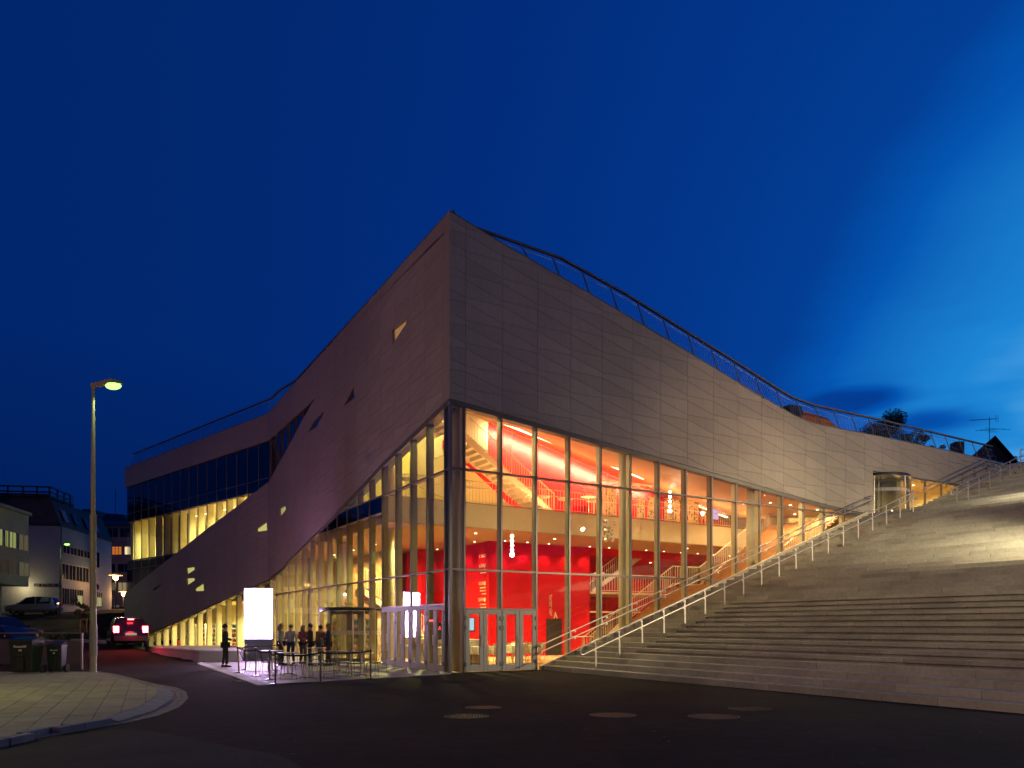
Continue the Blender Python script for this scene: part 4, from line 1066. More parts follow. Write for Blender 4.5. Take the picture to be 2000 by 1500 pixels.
# plant boxes and awning seen over the roof edge, on the roof terrace
o = bx('roof_chest', M_dark, 21.0, 21.9, 3.0, 4.0, 10.4, 13.05, None); tag(o, 'black ventilation box standing on the roof terrace behind the railing', 'vent box')
Mor = mat('orange_canvas', (.55, .14, .02), .7)
aw = empty('roof_awning', B(23, 3, 10.45), label='low orange canvas awning on the roof terrace behind the railing', cat='awning')
MB().prism([(21.95, 12.05), (25.2, 11.9), (25.2, 12.15), (24.0, 12.75), (21.95, 12.85)], 3.0, 5.0, fR).obj('canvas', Mor, aw)
for u in (22, 25.1):
    for v in (3.05, 4.95): MB().tube([B(u, v, 10.45), B(u, v, 12.0)], .03, 6).obj('leg', M_dark, aw)
ps = empty('parasol', B(24.2, 5.4, 10.45), label='dark folded-flat parasol above the orange roof awning', cat='parasol')
MB().lathe([(1.0, 0), (1.0, .03), (.05, .32), (.01, .36)], 8, B(24.2, 5.4, 12.85)).obj('canopy', M_dark, ps); MB().tube([B(24.2, 5.4, 10.45), B(24.2, 5.4, 12.87)], .03, 6).obj('pole', M_dark, ps)

# ------------------------------------------------------------------ video pillar
Msc = emitm('video_screen', (.80, .52, 1.0), 40)
c = G(506, 1291, .02); yaw = math.atan2(c.x, c.y)
VP = empty('video_pillar', (c.x, c.y, .02), R(6), 'tall video pillar blazing pinkish white beside the cafe tables', 'screen')
def l_(mb, n, m, p, s=False): return loc_obj(mb, n, m, p, s)
l_(MB().box(-.62, .62, -.12, .12, 0, .98), 'base', mat('blue_grey_paint', (.10, .11, .16), .4), VP)
l_(MB().box(-.64, .64, -.135, .135, .98, 3.31), 'housing', mat('screen_housing', (.35, .33, .38), .4, metal=.3), VP)
l_(MB().box(-.605, .605, -.147, -.137, 1.02, 3.27), 'front_screen', Msc, VP)
l_(MB().box(-.605, .605, .137, .147, 1.02, 3.27), 'rear_screen', emitm('video_screen_rear', (.66, .32, 1.0), 24), VP)

# ------------------------------------------------------------------ queue posts and ribbons
M_brass = mat('warm_polished_steel', (.68, .58, .42), .22, metal=1.0); M_belt = mat('black_webbing', (.018, .014, .02), .7)
sp = [((-6.17, 3.5), 'leaning barrier post at the far left of the cafe enclosure', 'l'), ((-6.07, 1.43), 'barrier post third from the front corner of the enclosure', ''), ((-6.08, -.42), 'barrier post next to the front corner post', ''), ((-6.37, -2.30), 'barrier post at the front corner of the cafe enclosure', ''), ((-5.07, -2.10), 'barrier post halfway along the front ribbon', ''), ((-3.38, -1.53), 'barrier post at the right end of the front ribbon', ''), ((-5.57, 5.39), 'barrier post with a dropped ribbon coiled at its head', ''), ((-3.83, 7.69), 'rearmost barrier post, half hidden behind the tables', '')]
sp_w = []
proto = None
for (uv, lab, fl_) in sp:
    p = B(*uv, .024)
    if proto is None:
        proto = empty('barrier_post', p, 0, lab, 'barrier post', 'queue posts round the cafe tables')
        l_(MB().lathe([(.165, 0), (.165, .008), (.15, .016), (.06, .028), (.03, .034)], 20), 'base', M_chrome, proto, True)
        l_(MB().lathe([(.026, .03), (.026, .80)], 12), 'tube', M_brass, proto, True)
        l_(MB().lathe([(.034, .79), (.034, .865), (.028, .875)], 12), 'head', M_dark, proto, True)
        l_(MB().lathe([(.029, .876), (.026, .887), (.008, .892)], 12), 'cap', M_chrome, proto, True); o = proto
    else: o = copy_tree(proto)
    o.location = p; o['label'] = lab
    o.rotation_euler = (R(-2), R(-4), 0) if fl_ == 'l' else (0, 0, random.random()*6)
    o.scale = (1, 1, 1); sp_w.append(p+Vector((0, 0, .83)))
def belt(a, b, lab, sag=.07):
    m = MB(); n = 10; pts = []
    for k in range(n+1):
        t = k/n; p = a+(b-a)*t; pts.append(p-Vector((0, 0, sag*4*t*(1-t))))
    d = (b-a).normalized(); nn = Vector((-d.y, d.x, 0))*.0015
    for p, q in zip(pts, pts[1:]):
        z = Vector((0, 0, .024)); m.hexa([p-nn-z, q-nn-z, q+nn-z, p+nn-z, p-nn+z, q-nn+z, q+nn+z, p+nn+z])
    o = m.obj('barrier_ribbon', M_belt); tag(o, lab, 'ribbon', 'black ribbons between the queue posts')
belt(sp_w[3], sp_w[4], 'black ribbon along the front, left of the middle post'); belt(sp_w[4], sp_w[5], 'black ribbon along the front, right of the middle post', .04)
belt(sp_w[2], sp_w[3], 'short black ribbon meeting the front corner post'); belt(sp_w[1], sp_w[2], 'black ribbon second from the front corner on the road side', .05)
belt(sp_w[0], sp_w[1], 'black ribbon starting at the leaning post', .06); belt(sp_w[6], sp_w[7], 'rear black ribbon passing in front of the video pillar', .03)
p = sp_w[6]
o = MB().tube([p+Vector((-.03, -.02, 0)), p+Vector((-.14, -.03, -.10)), p+Vector((-.17, -.03, -.28)), p+Vector((-.10, -.03, -.42)), p+Vector((-.03, -.03, -.5))], .016, 5).obj('barrier_ribbon', M_belt); tag(o, 'loose end of black ribbon hanging from a rear post', 'ribbon', 'black ribbons between the queue posts')

# ------------------------------------------------------------------ cafe tables and wire chairs
M_wire = mat('dark_wire', (.10, .095, .10), .3, metal=.9)
M_top = mat('table_top', (.30, .27, .24), .35)
tabs = [((-5.04, -.64), 'round cafe table nearest the front ribbon'), ((-5.07, 1.41), 'round cafe table left of the nearest one, further back'), ((-3.21, 2.2), 'round cafe table just behind the right-hand pair'), ((-3.05, 1.2), 'round cafe table in the right-hand pair, left one'), ((-3.2, -.25), 'round cafe table beside the right end post'), ((-5.04, 3.63), 'bright round cafe table below the video pillar'), ((-2.73, 6.14), 'rearmost round cafe table by the standing people')]
tp_ = None; spots = []
for (uv, lab) in tabs:
    p = B(*uv, .026)
    if tp_ is None:
        tp_ = empty('cafe_table', p, 0, lab, 'table', 'round cafe tables on the forecourt')
        l_(MB().lathe([(.37, .705), (.38, .715), (.38, .725), (.37, .732)], 24), 'table_top', M_top, tp_, True)
        l_(MB().lathe([(.026, .03), (.026, .70), (.07, .704)], 12), 'stem', M_steel, tp_, True)
        for k in range(4):
            t = R(45+90*k); x, y = math.cos(t), math.sin(t); l_(MB().tube([(0, 0, .05), (x*.12, y*.12, .045), (x*.33, y*.33, .014)], .022, 6, r1=.012), 'foot', M_brass, tp_, True)
        o = tp_
    else: o = copy_tree(tp_)
    o.location = p; o.rotation_euler = (0, 0, random.random()); o['label'] = lab
def chair_proto(mw, seatm, lab, cat, grp, name='wire_chair'):
    c = empty(name, (0, 0, 0), 0, lab, cat, grp)
    for s in (-1, 1):
        x = .215*s
        l_(MB().tube([(x, .20, .43), (x*1.02, .24, .012), (x*1.02, -.25, .012), (x, -.19, .43)], .0075, 5), 'leg', mw, c)
    l_(MB().tube([(-.215, .20, .43), (.215, .20, .43), (.215, -.19, .43), (-.215, -.19, .43), (-.215, .20, .43)], .0075, 5), 'seat_frame', mw, c)
    m = MB()
    for k in range(1, 9): y = -.19+.39*k/9; m.tube([(-.215, y, .43), (0, y, .418), (.215, y, .43)], .004, 4, False)
    for k in range(1, 6): x = -.215+.43*k/6; m.tube([(x, -.19, .43), (x, 0, .422), (x, .20, .43)], .004, 4, False)
    tag(l_(m, 'seat_mesh', seatm, c), kind='stuff')
    l_(MB().tube([(-.20, -.19, .43), (-.205, -.26, .76), (-.17, -.275, .80), (.17, -.275, .80), (.205, -.26, .76), (.20, -.19, .43)], .0075, 5), 'back_frame', mw, c)
    m = MB()
    for k in range(1, 8): x = -.2+.4*k/8; m.tube([(x, -.19, .43), (x, -.275, .80)], .004, 4, False)
    for z in (.55, .66): m.tube([(-.2, -.21-.06*(z-.43)/.37-.01, z), (.2, -.21-.06*(z-.43)/.37-.01, z)], .004, 4, False)
    tag(l_(m, 'back_mesh', mw, c), kind='stuff')
    return c
cp = chair_proto(M_wire, M_wire, 'x', 'chair', 'wire chairs at the cafe tables')
CH = [(0, -150, 'left in front of'), (0, 20, 'right behind'), (0, 80, 'behind'), (1, 200, 'left of'), (1, 330, 'right of'), (2, 60, 'behind'), (2, 170, 'left of'), (3, 190, 'left of'), (3, 300, 'front of'), (4, 330, 'right of'), (4, 200, 'left of'), (4, 265, 'in front of'), (5, 190, 'left of'), (5, 100, 'behind'), (5, 300, 'in front of'), (6, 150, 'left of'), (6, 20, 'right of')]
TN = ['the nearest cafe table', 'the second cafe table from the left front', 'the table behind the right-hand pair', 'the left table of the right-hand pair', 'the table by the right end post', 'the bright table under the video pillar', 'the rearmost cafe table']
for i, (t, a, w_) in enumerate(CH):
    o = cp if i == 0 else copy_tree(cp)
    c = B(*tabs[t][0], .026); an = R(a); rr = random.uniform(.55, .66); p = c+Vector((math.cos(an), math.sin(an), 0))*rr
    o.location = p; o.rotation_euler = (0, 0, an+R(90)+random.uniform(-.25, .25)); o['label'] = 'black wire chair %s %s' % (w_, TN[t])
for i, uv in enumerate([(-5.0, .35), (-3.6, .6)]):
    o = MB().box(-.19, .19, -.18, .18, 0, .022).obj('seat_pad', M_dark, None); o.location = B(*uv, .70) if False else (0, 0, -50)
    bpy.data.objects.remove(o)

# white concrete bench plinth along the wing
A, Bq = Vector(G(389, 1294)), Vector(G(469, 1294)); Cq = P(282, 1262, 40.3); Cq.z = 0; Dq = P(560, 1262, 39); Dq.z = 0
bp = [(A.x, A.y), (Bq.x, Bq.y), (Bq.x-.3, Bq.y+2.2), (Dq.x-4, Dq.y+3), (Cq.x, Cq.y+.8), (Cq.x, Cq.y)]
bn = empty('concrete_bench', A, 0, 'long low pale concrete bench before the library windows', 'bench')
MB().slab(bp, .42, .54).obj('seat_slab', M_conc, bn, bevel=.02)
cx_ = sum(p[0] for p in bp)/6; cy_ = sum(p[1] for p in bp)/6
MB().slab([(x+(cx_-x)*.012, y+(cy_-y)*.012) for x, y in bp], .0, .418).obj('base', M_conc, bn)

# manhole covers
def manhole(px, py, r, lab, tone):
    c = G(px, py, .0); root = empty('manhole_cover', (c.x, c.y, .0), 0, lab, 'manhole cover', 'round manhole covers in the asphalt')
    mm = mat('cast_iron_%d' % tone, [(.05, .042, .036), (.085, .065, .05), (.04, .035, .032)][tone], .6, metal=.3, noise=(14, .25))
    l_(MB().lathe([(r, -.03), (r, .010), (r*.94, .012), (r*.94, -.02)], 36), 'frame', mm, root)
    l_(MB().lathe([(r*.90, -.03), (r*.90, .002), (.01, .002)], 36), 'lid', M_dark, root)  # black floor: shade of the recess between the grips put into colour
    m = MB()
    for k in range(-6, 7):
        x = k*r*.13; h = math.sqrt(max(0, (r*.9)**2-x*x))
        n = max(1, int(2*h/(r*.26)))
        for j in range(n): y0 = -h+2*h*j/n; m.box(x-r*.035, x+r*.035, y0+.02, y0+2*h/n-.04, .003, .011)
    l_(m, 'grip_pattern', mm, root)
manhole(911, 1399.3, .40, 'round iron manhole cover left of centre, in front of the corner', 0)
manhole(944, 1382, .36, 'smaller manhole cover just behind the left-hand one', 2)
manhole(1197, 1397, .42, 'reddish manhole cover midway between the other large ones', 1)
manhole(1394, 1400, .45, 'light worn manhole cover furthest right in the asphalt', 1)
manhole(1464, 1384.5, .40, 'dark manhole cover behind the furthest right one', 2)
manhole(478, 1330, .42, 'shiny manhole cover left of the cafe enclosure corner', 1)

# ------------------------------------------------------------------ street lamps
M_pole = mat('lamp_pole_paint', (.20, .18, .14), .5, metal=.2, noise=(3, .1)); M_lens = emitm('lamp_lens', (.36, 1.0, .16), 2.6)
def lamp(base, h, lab, arm=.75, sc=1.0, yaw=0.0, power=600, col=(.78, 1, .36), split=.47):
    r = empty('street_lamp', base, yaw, lab, 'street lamp')
    l_(MB().lathe([(.30*sc*.5, -.05), (.12*sc, .02), (.105*sc, .08), (.10*sc, h*split)], 14), 'lower_pole', M_pole, r, True)
    l_(MB().lathe([(.075*sc, h*split), (.075*sc, h*split+.05), (.050*sc, h)], 14), 'upper_pole', M_pole, r, True)
    l_(MB().lathe([(.107*sc, h*split-.08), (.107*sc, h*split+.01), (.075*sc, h*split+.02)], 14), 'collar', M_pole, r, True)
    m = MB(); a = arm*sc
    def sec(x, w_, z0, z1): return [(x, -w_, z0), (x, w_, z0), (x, w_, z1), (x, -w_, z1)]
    S_ = [sec(-.06*sc, .05*sc, h-.02, h+.10*sc), sec(a*.38, .09*sc, h+.02*sc, h+.16*sc), sec(a*.75, .14*sc, h+.035*sc, h+.20*sc), sec(a*1.02, .06*sc, h+.06*sc, h+.13*sc)]
    for p, q in zip(S_, S_[1:]):
        m.hexa([p[0], q[0], q[1], p[1], p[3], q[3], q[2], p[2]])
    hd = l_(m, 'head', M_pole, r)
    o = l_(MB().ball((a*.72, 0, h+.0*sc), .27*sc, 14, .45), 'lens', M_lens, r, True); o.scale = (1, .62, 1)
    lt = light('lamp_bulb', 'SPOT', Vector(base)+Vector((math.cos(yaw)*a*.7, math.sin(yaw)*a*.7, h-.12)), col, power, .1, target=Vector(base)+Vector((math.cos(yaw)*a*.7, math.sin(yaw)*a*.7, 0)), spot=150, blend=.5)
    return r
lb = G(182, 1313, .09)
lamp((lb.x, lb.y, .085), 9.36, 'tall grey street lamp at the pavement edge, glowing green-white', 1.0, 1.0, R(-8), 300, split=.55)
m = MB().lathe([(.115, .55), (.118, .56), (.118, 1.55), (.115, 1.56)], 14, (lb.x, lb.y, .09)); o = m.obj('cable_cover', M_slat); tag(o, 'metal cable cover strapped round the foot of the tall lamp', 'cable cover')
z_ = 2.6; q = P(118, 1187, 60); lamp((q.x, q.y, z_), 1.6+160*60/F-z_, 'thin street lamp glowing green before the white gable', .9, .8, 0, 60, (.45, 1, .45))
q = P(-22, 1190, 57); lamp((q.x, q.y, 2.3), 1.6+162*57/F-2.3, 'street lamp at the left frame edge with its pole out of sight', 1.9, .8, 0, 150, (.55, 1, .6))
def globe(px, pyt, pyb, Y, lab, s=1.0):
    b = P(px, pyb, Y); t = P(px, pyt, Y); r = empty('park_lamp', b, 0, lab, 'park lamp'); h = t.z-b.z
    l_(MB().lathe([(.06, 0), (.05, h-.5)], 8), 'pole', M_dark, r, True)
    l_(MB().lathe([(.10*s, h-.55), (.22*s, h-.40), (.24*s, h-.12)], 14), 'globe', emitm('sodium_globe', (1, .55, .16), 22), r, True)
    l_(MB().lathe([(.62*s, h-.10), (.60*s, h-.05), (.10, h+.06)], 18), 'shade', mat('lamp_shade_cream', (.6, .45, .25), .5, emit=(1, .5, .12), estr=.35), r, True)
    light('park_lamp_bulb', 'POINT', b+Vector((0, -.5, h-.5)), (1, .55, .2), 260, .2)
globe(226, 1122, 1186, 72, 'park lamp glowing orange in front of the brick building'); globe(241, 1154, 1186, 80, 'small far park lamp half behind the stone wing', .8)
# ------------------------------------------------------------------ cars
M_tyre = mat('tyre', (.02, .02, .02), .8); M_rim = mat('alloy_rim', (.5, .5, .5), .3, metal=.9); M_cgl = mat('car_glass', (.012, .014, .018), .08)
M_tail = emitm('tail_light_on', (1, .03, .04), 60); M_tailoff = mat('tail_light_off', (.35, .01, .01), .2)
def car(loc, yaw, L, W, H, paint, lab, lit=False, plate=False):
    r = empty('parked_car' if not lit else 'hatchback_car', loc, yaw, lab, 'car')
    h = W/2
    st = [(-.5, .28, .60, .80, .62, .74), (-.47, .22, .68, .94, .72, .84), (-.36, .20, .74, .99, .80, .88), (-.25, .20, .80, 1.0, .86, .86), (-.08, .20, .84, 1.0, H-.08, .70), (.10, .20, .86, 1.0, H, .74), (.28, .20, .87, 1.0, H-.02, .74), (.40, .20, .88, 1.0, H-.08, .72), (.475, .24, .88, .97, .96, .86), (.5, .34, .70, .90, .80, .84)]
    secs = []
    for x, zb, zt, wb, zr, wr in st:
        X = x*L; secs.append([(X, 0, zb), (X, h*wb*.88, zb), (X, h*wb, zb+.14), (X, h*wb*1.0, (zb+zt)/2), (X, h*wb*.97, zt), (X, h*wr, zr), (X, h*wr*.6, zr+.03), (X, 0, zr+.035)])
    m = MB(); n = 8
    full = [s+[(p[0], -p[1], p[2]) for p in s[-2:0:-1]] for s in secs]; nn = len(full[0])
    for s in full: m.v += s
    for k in range(len(full)-1):
        for i in range(nn): j = (i+1) % nn; m.f.append((k*nn+i, k*nn+j, (k+1)*nn+j, (k+1)*nn+i))
    m.f.append(tuple(range(nn-1, -1, -1))); m.f.append(tuple((len(full)-1)*nn+i for i in range(nn)))
    b = l_(m, 'body', paint, r, True)
    def pnl(name, A, mt, off, inset=.1, par=None):
        A = [Vector(a) for a in A]; c = sum(A, Vector())/len(A); nrm_ = (A[1]-A[0]).cross(A[2]-A[0]).normalized()
        if nrm_.dot(c-Vector((0, 0, .8))) < 0: nrm_ = -nrm_
        q = [a+(c-a)*inset+nrm_*off for a in A]; q2 = [a-nrm_*.02 for a in q]; mm = MB(); k = len(q)
        mm.v += [tuple(a) for a in q+q2]; mm.f += [tuple(range(k)), tuple(range(2*k-1, k-1, -1))]+[(i, k+i, k+(i+1) % k, (i+1) % k) for i in range(k)]
        return l_(mm, name, mt, par or r)
    for sgn in (1, -1):
        def q(k, i): p = secs[k][i]; return (p[0], p[1]*sgn, p[2])
        pnl('side_window', [q(3, 4), q(5, 4), q(5, 5), q(4, 5)], M_cgl, .012, .10); pnl('side_window', [q(5, 4), q(7, 4), q(7, 5), q(5, 5)], M_cgl, .012, .10)
        for xw in (-.32, .33):
            w_ = empty('wheel', (xw*L, sgn*(h-.11), .30), 0, parent=None); w_.parent = r
            t = MB(); prof = [(.17, -.09), (.28, -.10), (.30, -.07), (.30, .07), (.28, .10), (.17, .09)]
            for rr, yy in prof:
                for i in range(20): a = 2*math.pi*i/20; t.v.append((rr*math.cos(a), yy, rr*math.sin(a)))
            for k in range(len(prof)-1):
                for i in range(20): j = (i+1) % 20; t.f.append((k*20+i, k*20+j, (k+1)*20+j, (k+1)*20+i))
            l_(t, 'tyre', M_tyre, w_, True)
            t = MB()
            for k in range(6):
                a = math.pi/3*k; d = Vector((math.cos(a), 0, math.sin(a))); e = Vector((-math.sin(a), 0, math.cos(a)))*.03; y = Vector((0, sgn*.085, 0)); y2 = Vector((0, sgn*.06, 0))
                t.hexa([-e+y2, d*.17-e+y2, d*.17+e+y2, e+y2, -e+y, d*.17-e+y, d*.17+e+y, e+y])
            l_(t, 'rim', M_rim, w_)
        l_(MB().box(-.24*L, -.20*L, sgn*h*1.0, sgn*(h*1.0+.13), .86, .97), 'mirror', paint, r)
        l_(MB().box(-.495*L, -.44*L, sgn*h*.5, sgn*h*.88, .56, .70), 'headlight', mat('head_lamp_glass', (.5, .5, .5), .1), r, True)
        l_(MB().box(.462*L, .502*L, sgn*h*.62, sgn*h*.90, .74, 1.06), 'tail_light', M_tail if lit else M_tailoff, r)
    pnl('windscreen', [secs[3][5], secs[4][5], (secs[4][5][0], -secs[4][5][1], secs[4][5][2]), (secs[3][5][0], -secs[3][5][1], secs[3][5][2])], M_cgl, .035, .08)
    pnl('rear_window', [secs[7][5], secs[8][5], (secs[8][5][0], -secs[8][5][1], secs[8][5][2]), (secs[7][5][0], -secs[7][5][1], secs[7][5][2])], M_cgl, .035, .08)
    l_(MB().box(.485*L, .512*L, -h*.86, h*.86, .32, .58), 'bumper', M_dark, r)
    if lit:
        l_(MB().box(.455*L, .475*L, -.13, .13, H-.12, H-.07), 'brake_light', M_tail, r)
        l_(MB().box(.512*L, .518*L, -.26, .26, .60, .71), 'number_plate', emitm('plate_glow', (1, .85, .6), .35), r)
        for s in (-.8, .8): l_(MB().tube([(-.05*L, s*h*.78, H+.02), (.30*L, s*h*.78, H+.04)], .02, 6), 'roof_rail', M_dark, r)
        p = Vector(loc)+Matrix.Rotation(yaw, 3, 'Z') @ Vector((L*.5+.5, 0, .8)); light('tail_lamp_light', 'POINT', p, (1, .03, .05), 40, .2)
    return r
sil = mat('silver_paint', (.42, .42, .44), .3, metal=.6, clear=.6); drk = mat('dark_blue_paint', (.012, .014, .03), .25, metal=.3, clear=.8); blu = mat('blue_paint', (.006, .02, .045), .5, metal=.2, clear=.15); blk = mat('black_paint', (.01, .01, .012), .25, clear=.8)
q = P(66, 1200, 62); car((q.x, q.y, terrain(q.x, q.y)), R(12), 3.75, 1.66, 1.48, sil, 'small silver hatchback parked beside the white gable wall')
q = P(248, 1262, 40); car((q.x, q.y, terrain(q.x, q.y)), R(-58), 4.0, 1.74, 1.5, drk, 'dark hatchback driving off up the road with red tail lights on', True)
q = P(2, 1244, 42); car((q.x, q.y, terrain(q.x, q.y)), R(165), 4.2, 1.75, 1.5, blk, 'black car cut by the left frame edge, behind the blue car')
q = P(5, 1262, 36); car((q.x, q.y, terrain(q.x, q.y)-.05), R(172), 4.0, 1.72, 1.38, blu, 'blue car low behind the perforated fence at the left edge')

# ------------------------------------------------------------------ wheelie bins
M_bin = mat('green_bin_plastic', (.008, .018, .011), .45, noise=(6, .1)); M_lid = mat('bin_lid_plastic', (.012, .022, .014), .4)
def wheelie(px0, px1, yb, yt, lab, txt, yaw):
    c = G((px0+px1)/2, yb, pz); wd = (px1-px0)/F*c.y; h = (yb-yt)/F*c.y; dp_ = wd*.75
    r = empty('wheelie_bin', (c.x, c.y+dp_*.5, pz), yaw, lab, 'wheelie bin', 'green wheelie bins against the fence')
    a, b = wd*.44, wd*.5
    m = MB().hexa([(-a, -dp_*.40, .04), (a, -dp_*.40, .04), (a, dp_*.36, .04), (-a, dp_*.36, .04), (-b, -dp_*.5, h*.88), (b, -dp_*.5, h*.88), (b, dp_*.5, h*.88), (-b, dp_*.5, h*.88)])
    o = l_(m, 'body', M_bin, r); bv = o.modifiers.new('b', 'BEVEL'); bv.width = .02; bv.segments = 2
    l_(MB().box(-b-.02, b+.02, -dp_*.5-.03, dp_*.5+.01, h*.85, h*.885), 'rim', M_bin, r)
    m = MB().hexa([(-b-.01, -dp_*.5-.02, h*.888), (b+.01, -dp_*.5-.02, h*.888), (b+.01, dp_*.5+.02, h*.90), (-b-.01, dp_*.5+.02, h*.90), (-b+.05, -dp_*.5+.05, h*.93), (b-.05, -dp_*.5+.05, h*.93), (b-.05, dp_*.5-.03, h), (-b+.05, dp_*.5-.03, h)])
    l_(m, 'lid', M_lid, r); l_(MB().tube([(-b*.8, dp_*.5+.07, h*.93), (b*.8, dp_*.5+.07, h*.93)], .018, 8), 'handle', M_lid, r)
    for s in (-1, 1):
        w_ = l_(MB().tube([(0, -.03, 0), (0, .03, 0)], .13, 16), 'wheel', M_tyre, r, True); w_.location = (s*(a+.04), dp_*.38, .13); w_.rotation_euler = (0, 0, R(90))
    l_(MB().box(-wd*.14, wd*.14, -dp_*.49-.012, -dp_*.44, h*.10, h*.44), 'front_rib', M_bin, r); l_(MB().box(-wd*.14, wd*.14, -dp_*.5-.008, -dp_*.44, h*.47, h*.53), 'grip', M_dark, r)
    mt = mat('bin_print', (.75, .72, .6), .6)
    tx = text(txt, .085*wd/.6, mt, None, (0, -dp_*.5-.006, h*.70), (1, 0, 0), (0, .0, 1), name='lettering', ext=.003, align='CENTER'); tx.parent = r
    sym = MB(); s_ = .025*wd/.6
    for x in (-1, 1): sym.box(x*s_-.006, x*s_+.006, -dp_*.5-.008, -dp_*.5+.03, h*.60, h*.645)
    sym.box(-s_, s_, -dp_*.5-.008, -dp_*.5+.03, h*.645, h*.652); sym.box(-s_, s_, -dp_*.5-.008, -dp_*.5+.03, h*.618, h*.624); l_(sym, 'symbol', mt, r)
    return r
wheelie(16, 64, 1316, 1243, 'wide dark green wheelie bin at the left, white lettering', 'Restavfall', R(-3))
wheelie(90, 119, 1314, 1253, 'narrow dark green wheelie bin between the fence posts', 'Bioavfall', R(3))

# perforated fence
fe = empty('perforated_fence', P(72, 1300, 28), 0, 'low dark fence of perforated metal sheets behind the bins', 'fence')
M_perf = mat('perforated_sheet', (.085, .085, .09), .45, metal=.5)
fx = [(P(px, 1230, 28.0+ (160-px)*.004).x, 28.0+(160-px)*.004) for px in (-196, -106, -16, 72, 160)]
for x, y in fx: MB().box(x-.03, x+.03, y-.03, y+.03, pz-.1, 1.33).obj('post', M_mul, fe)
for (x0, y0), (x1, y1) in zip(fx, fx[1:]):
    m = MB(); nx_, nz_ = 26, 15; a, b = x0+.06, x1-.06; dx = (b-a)/nx_; z0, z1 = .16, 1.10; dz = (z1-z0)/nz_; t = .17
    for i in range(nx_):
        for j in range(nz_):
            X, Z_ = a+dx*i, z0+dz*j; h_ = .31
            yy = y0+(y1-y0)*(X-x0)/(x1-x0)
            o_ = [(X, Z_), (X+dx, Z_), (X+dx, Z_+dz), (X, Z_+dz)]; c_ = [(X+dx*h_, Z_+dz*h_), (X+dx*(1-h_), Z_+dz*h_), (X+dx*(1-h_), Z_+dz*(1-h_)), (X+dx*h_, Z_+dz*(1-h_))]
            for k in range(4):
                k2 = (k+1) % 4
                m.poly([(o_[k][0], yy-.002, o_[k][1]), (o_[k2][0], yy-.002, o_[k2][1]), (c_[k2][0], yy-.002, c_[k2][1]), (c_[k][0], yy-.002, c_[k][1])])
                m.poly([(c_[k][0], yy-.002, c_[k][1]), (c_[k2][0], yy-.002, c_[k2][1]), (c_[k2][0], yy+.002, c_[k2][1]), (c_[k][0], yy+.002, c_[k][1])])
    m.obj('perforated_panel', M_perf, fe)
    MB().tube([(x0, y0, 1.34), (x1, y1, 1.34)], .022, 6).obj('top_rail', M_mul, fe)

# ------------------------------------------------------------------ houses on the left
def facade(o, d):        # frame: s along d, depth to the left of it
    o = Vector(o); d = Vector(d).normalized(); n = Vector((-d.y, d.x, 0))
    return lambda s, dd, z: o+d*s+n*dd+Vector((0, 0, z))
Mga = mat('grey_green_plaster', (.20, .25, .24), .8, noise=(.4, .12)); Mwh = mat('white_render', (.38, .36, .35), .85, noise=(.35, .12)); Mtl = mat('blue_grey_cladding', (.12, .16, .18), .6, noise=(.5, .1)); Mbk = mat('pinkish_render', (.42, .30, .24), .85, noise=(.4, .1))
Mpd = mat('unlit_pane', (.015, .018, .022), .12); Mfr = mat('window_frame_grey', (.25, .25, .25), .6); Mpl = emitm('lit_office_pane', (.60, .66, .22), .42); Mpo = emitm('lit_home_pane', (1, .26, .04), .55); Mpt = emitm('lit_tan_pane', (.8, .6, .32), .32); Mdim = emitm('dim_curtain_pane', (.30, .26, .15), .28); Mpb = emitm('bright_home_pane', (1, .75, .42), 1.0); Mgr = emitm('ground_floor_lit_pane', (.75, .68, .28), .55)
def win(par, fr, a, b, z0, z1, pm, nmul=1, d=.0):
    f = MB(); t = .06
    f.box(a, b, d-.05, d+.02, z0, z0+t, fr).box(a, b, d-.05, d+.02, z1-t, z1, fr).box(a, a+t, d-.05, d+.02, z0+t, z1-t, fr).box(b-t, b, d-.05, d+.02, z0+t, z1-t, fr)
    for k in range(1, nmul): x = a+(b-a)*k/nmul; f.box(x-.03, x+.03, d-.045, d+.02, z0+t, z1-t, fr)
    o = f.obj('window', Mfr, par); MB().box(a+t, b-t, d-.02, d-.005, z0+t, z1-t, fr).obj('pane', pm, o)
    return o
# office block, far left
Ao = Vector((-38.2, 60, 0)); Ad = Vector((.186, -.983, 0)); fA = facade(Ao, -Ad) ; 
fA = (lambda s, dd, z: Ao+Ad.normalized()*s+Vector((-.983, -.186, 0))*dd+Vector((0, 0, z)))   # s towards the camera, dd into the block
bA = empty('office_building', Ao, 0, 'grey-green office block with ribbon windows at the left edge', 'building')
hA = lambda px, py: onplane(px, py, Ao, Ad.normalized())
zt = hA(57, 1008)[1]
MB().box(0, 34, 0, 12, hA(57, 1146)[1], zt, fA).obj('wall', Mga, bA)
MB().box(.3, 34, 1.8, 12, 1.5, hA(57, 1146)[1]-.003, fA).obj('ground_floor_wall', mat('brown_ground_floor', (.16, .13, .10), .8), bA)
MB().box(-.15, 34, -.2, 12, zt+.002, zt+.25, fA).obj('roof_edge', Mtl, bA)
MB().box(9, 34, 3.5, 12, zt+.25, zt+3.6, fA).obj('roof_storey', Mtl, bA)
for (x0, x1, yt0, yb0, pm) in ((36, 55, 1029, 1050, Mdim), (17.2, 31, 1021, 1047, Mpl), (8.5, 16, 1019.5, 1041, Mpl), (-8, 4.5, 1015, 1038, Mpl)):
    s1 = hA(x0, 1100)[0]; s0 = hA(x1, 1100)[0]; win(bA, fA, s0, s1, 7.45, 8.75, pm, 2)
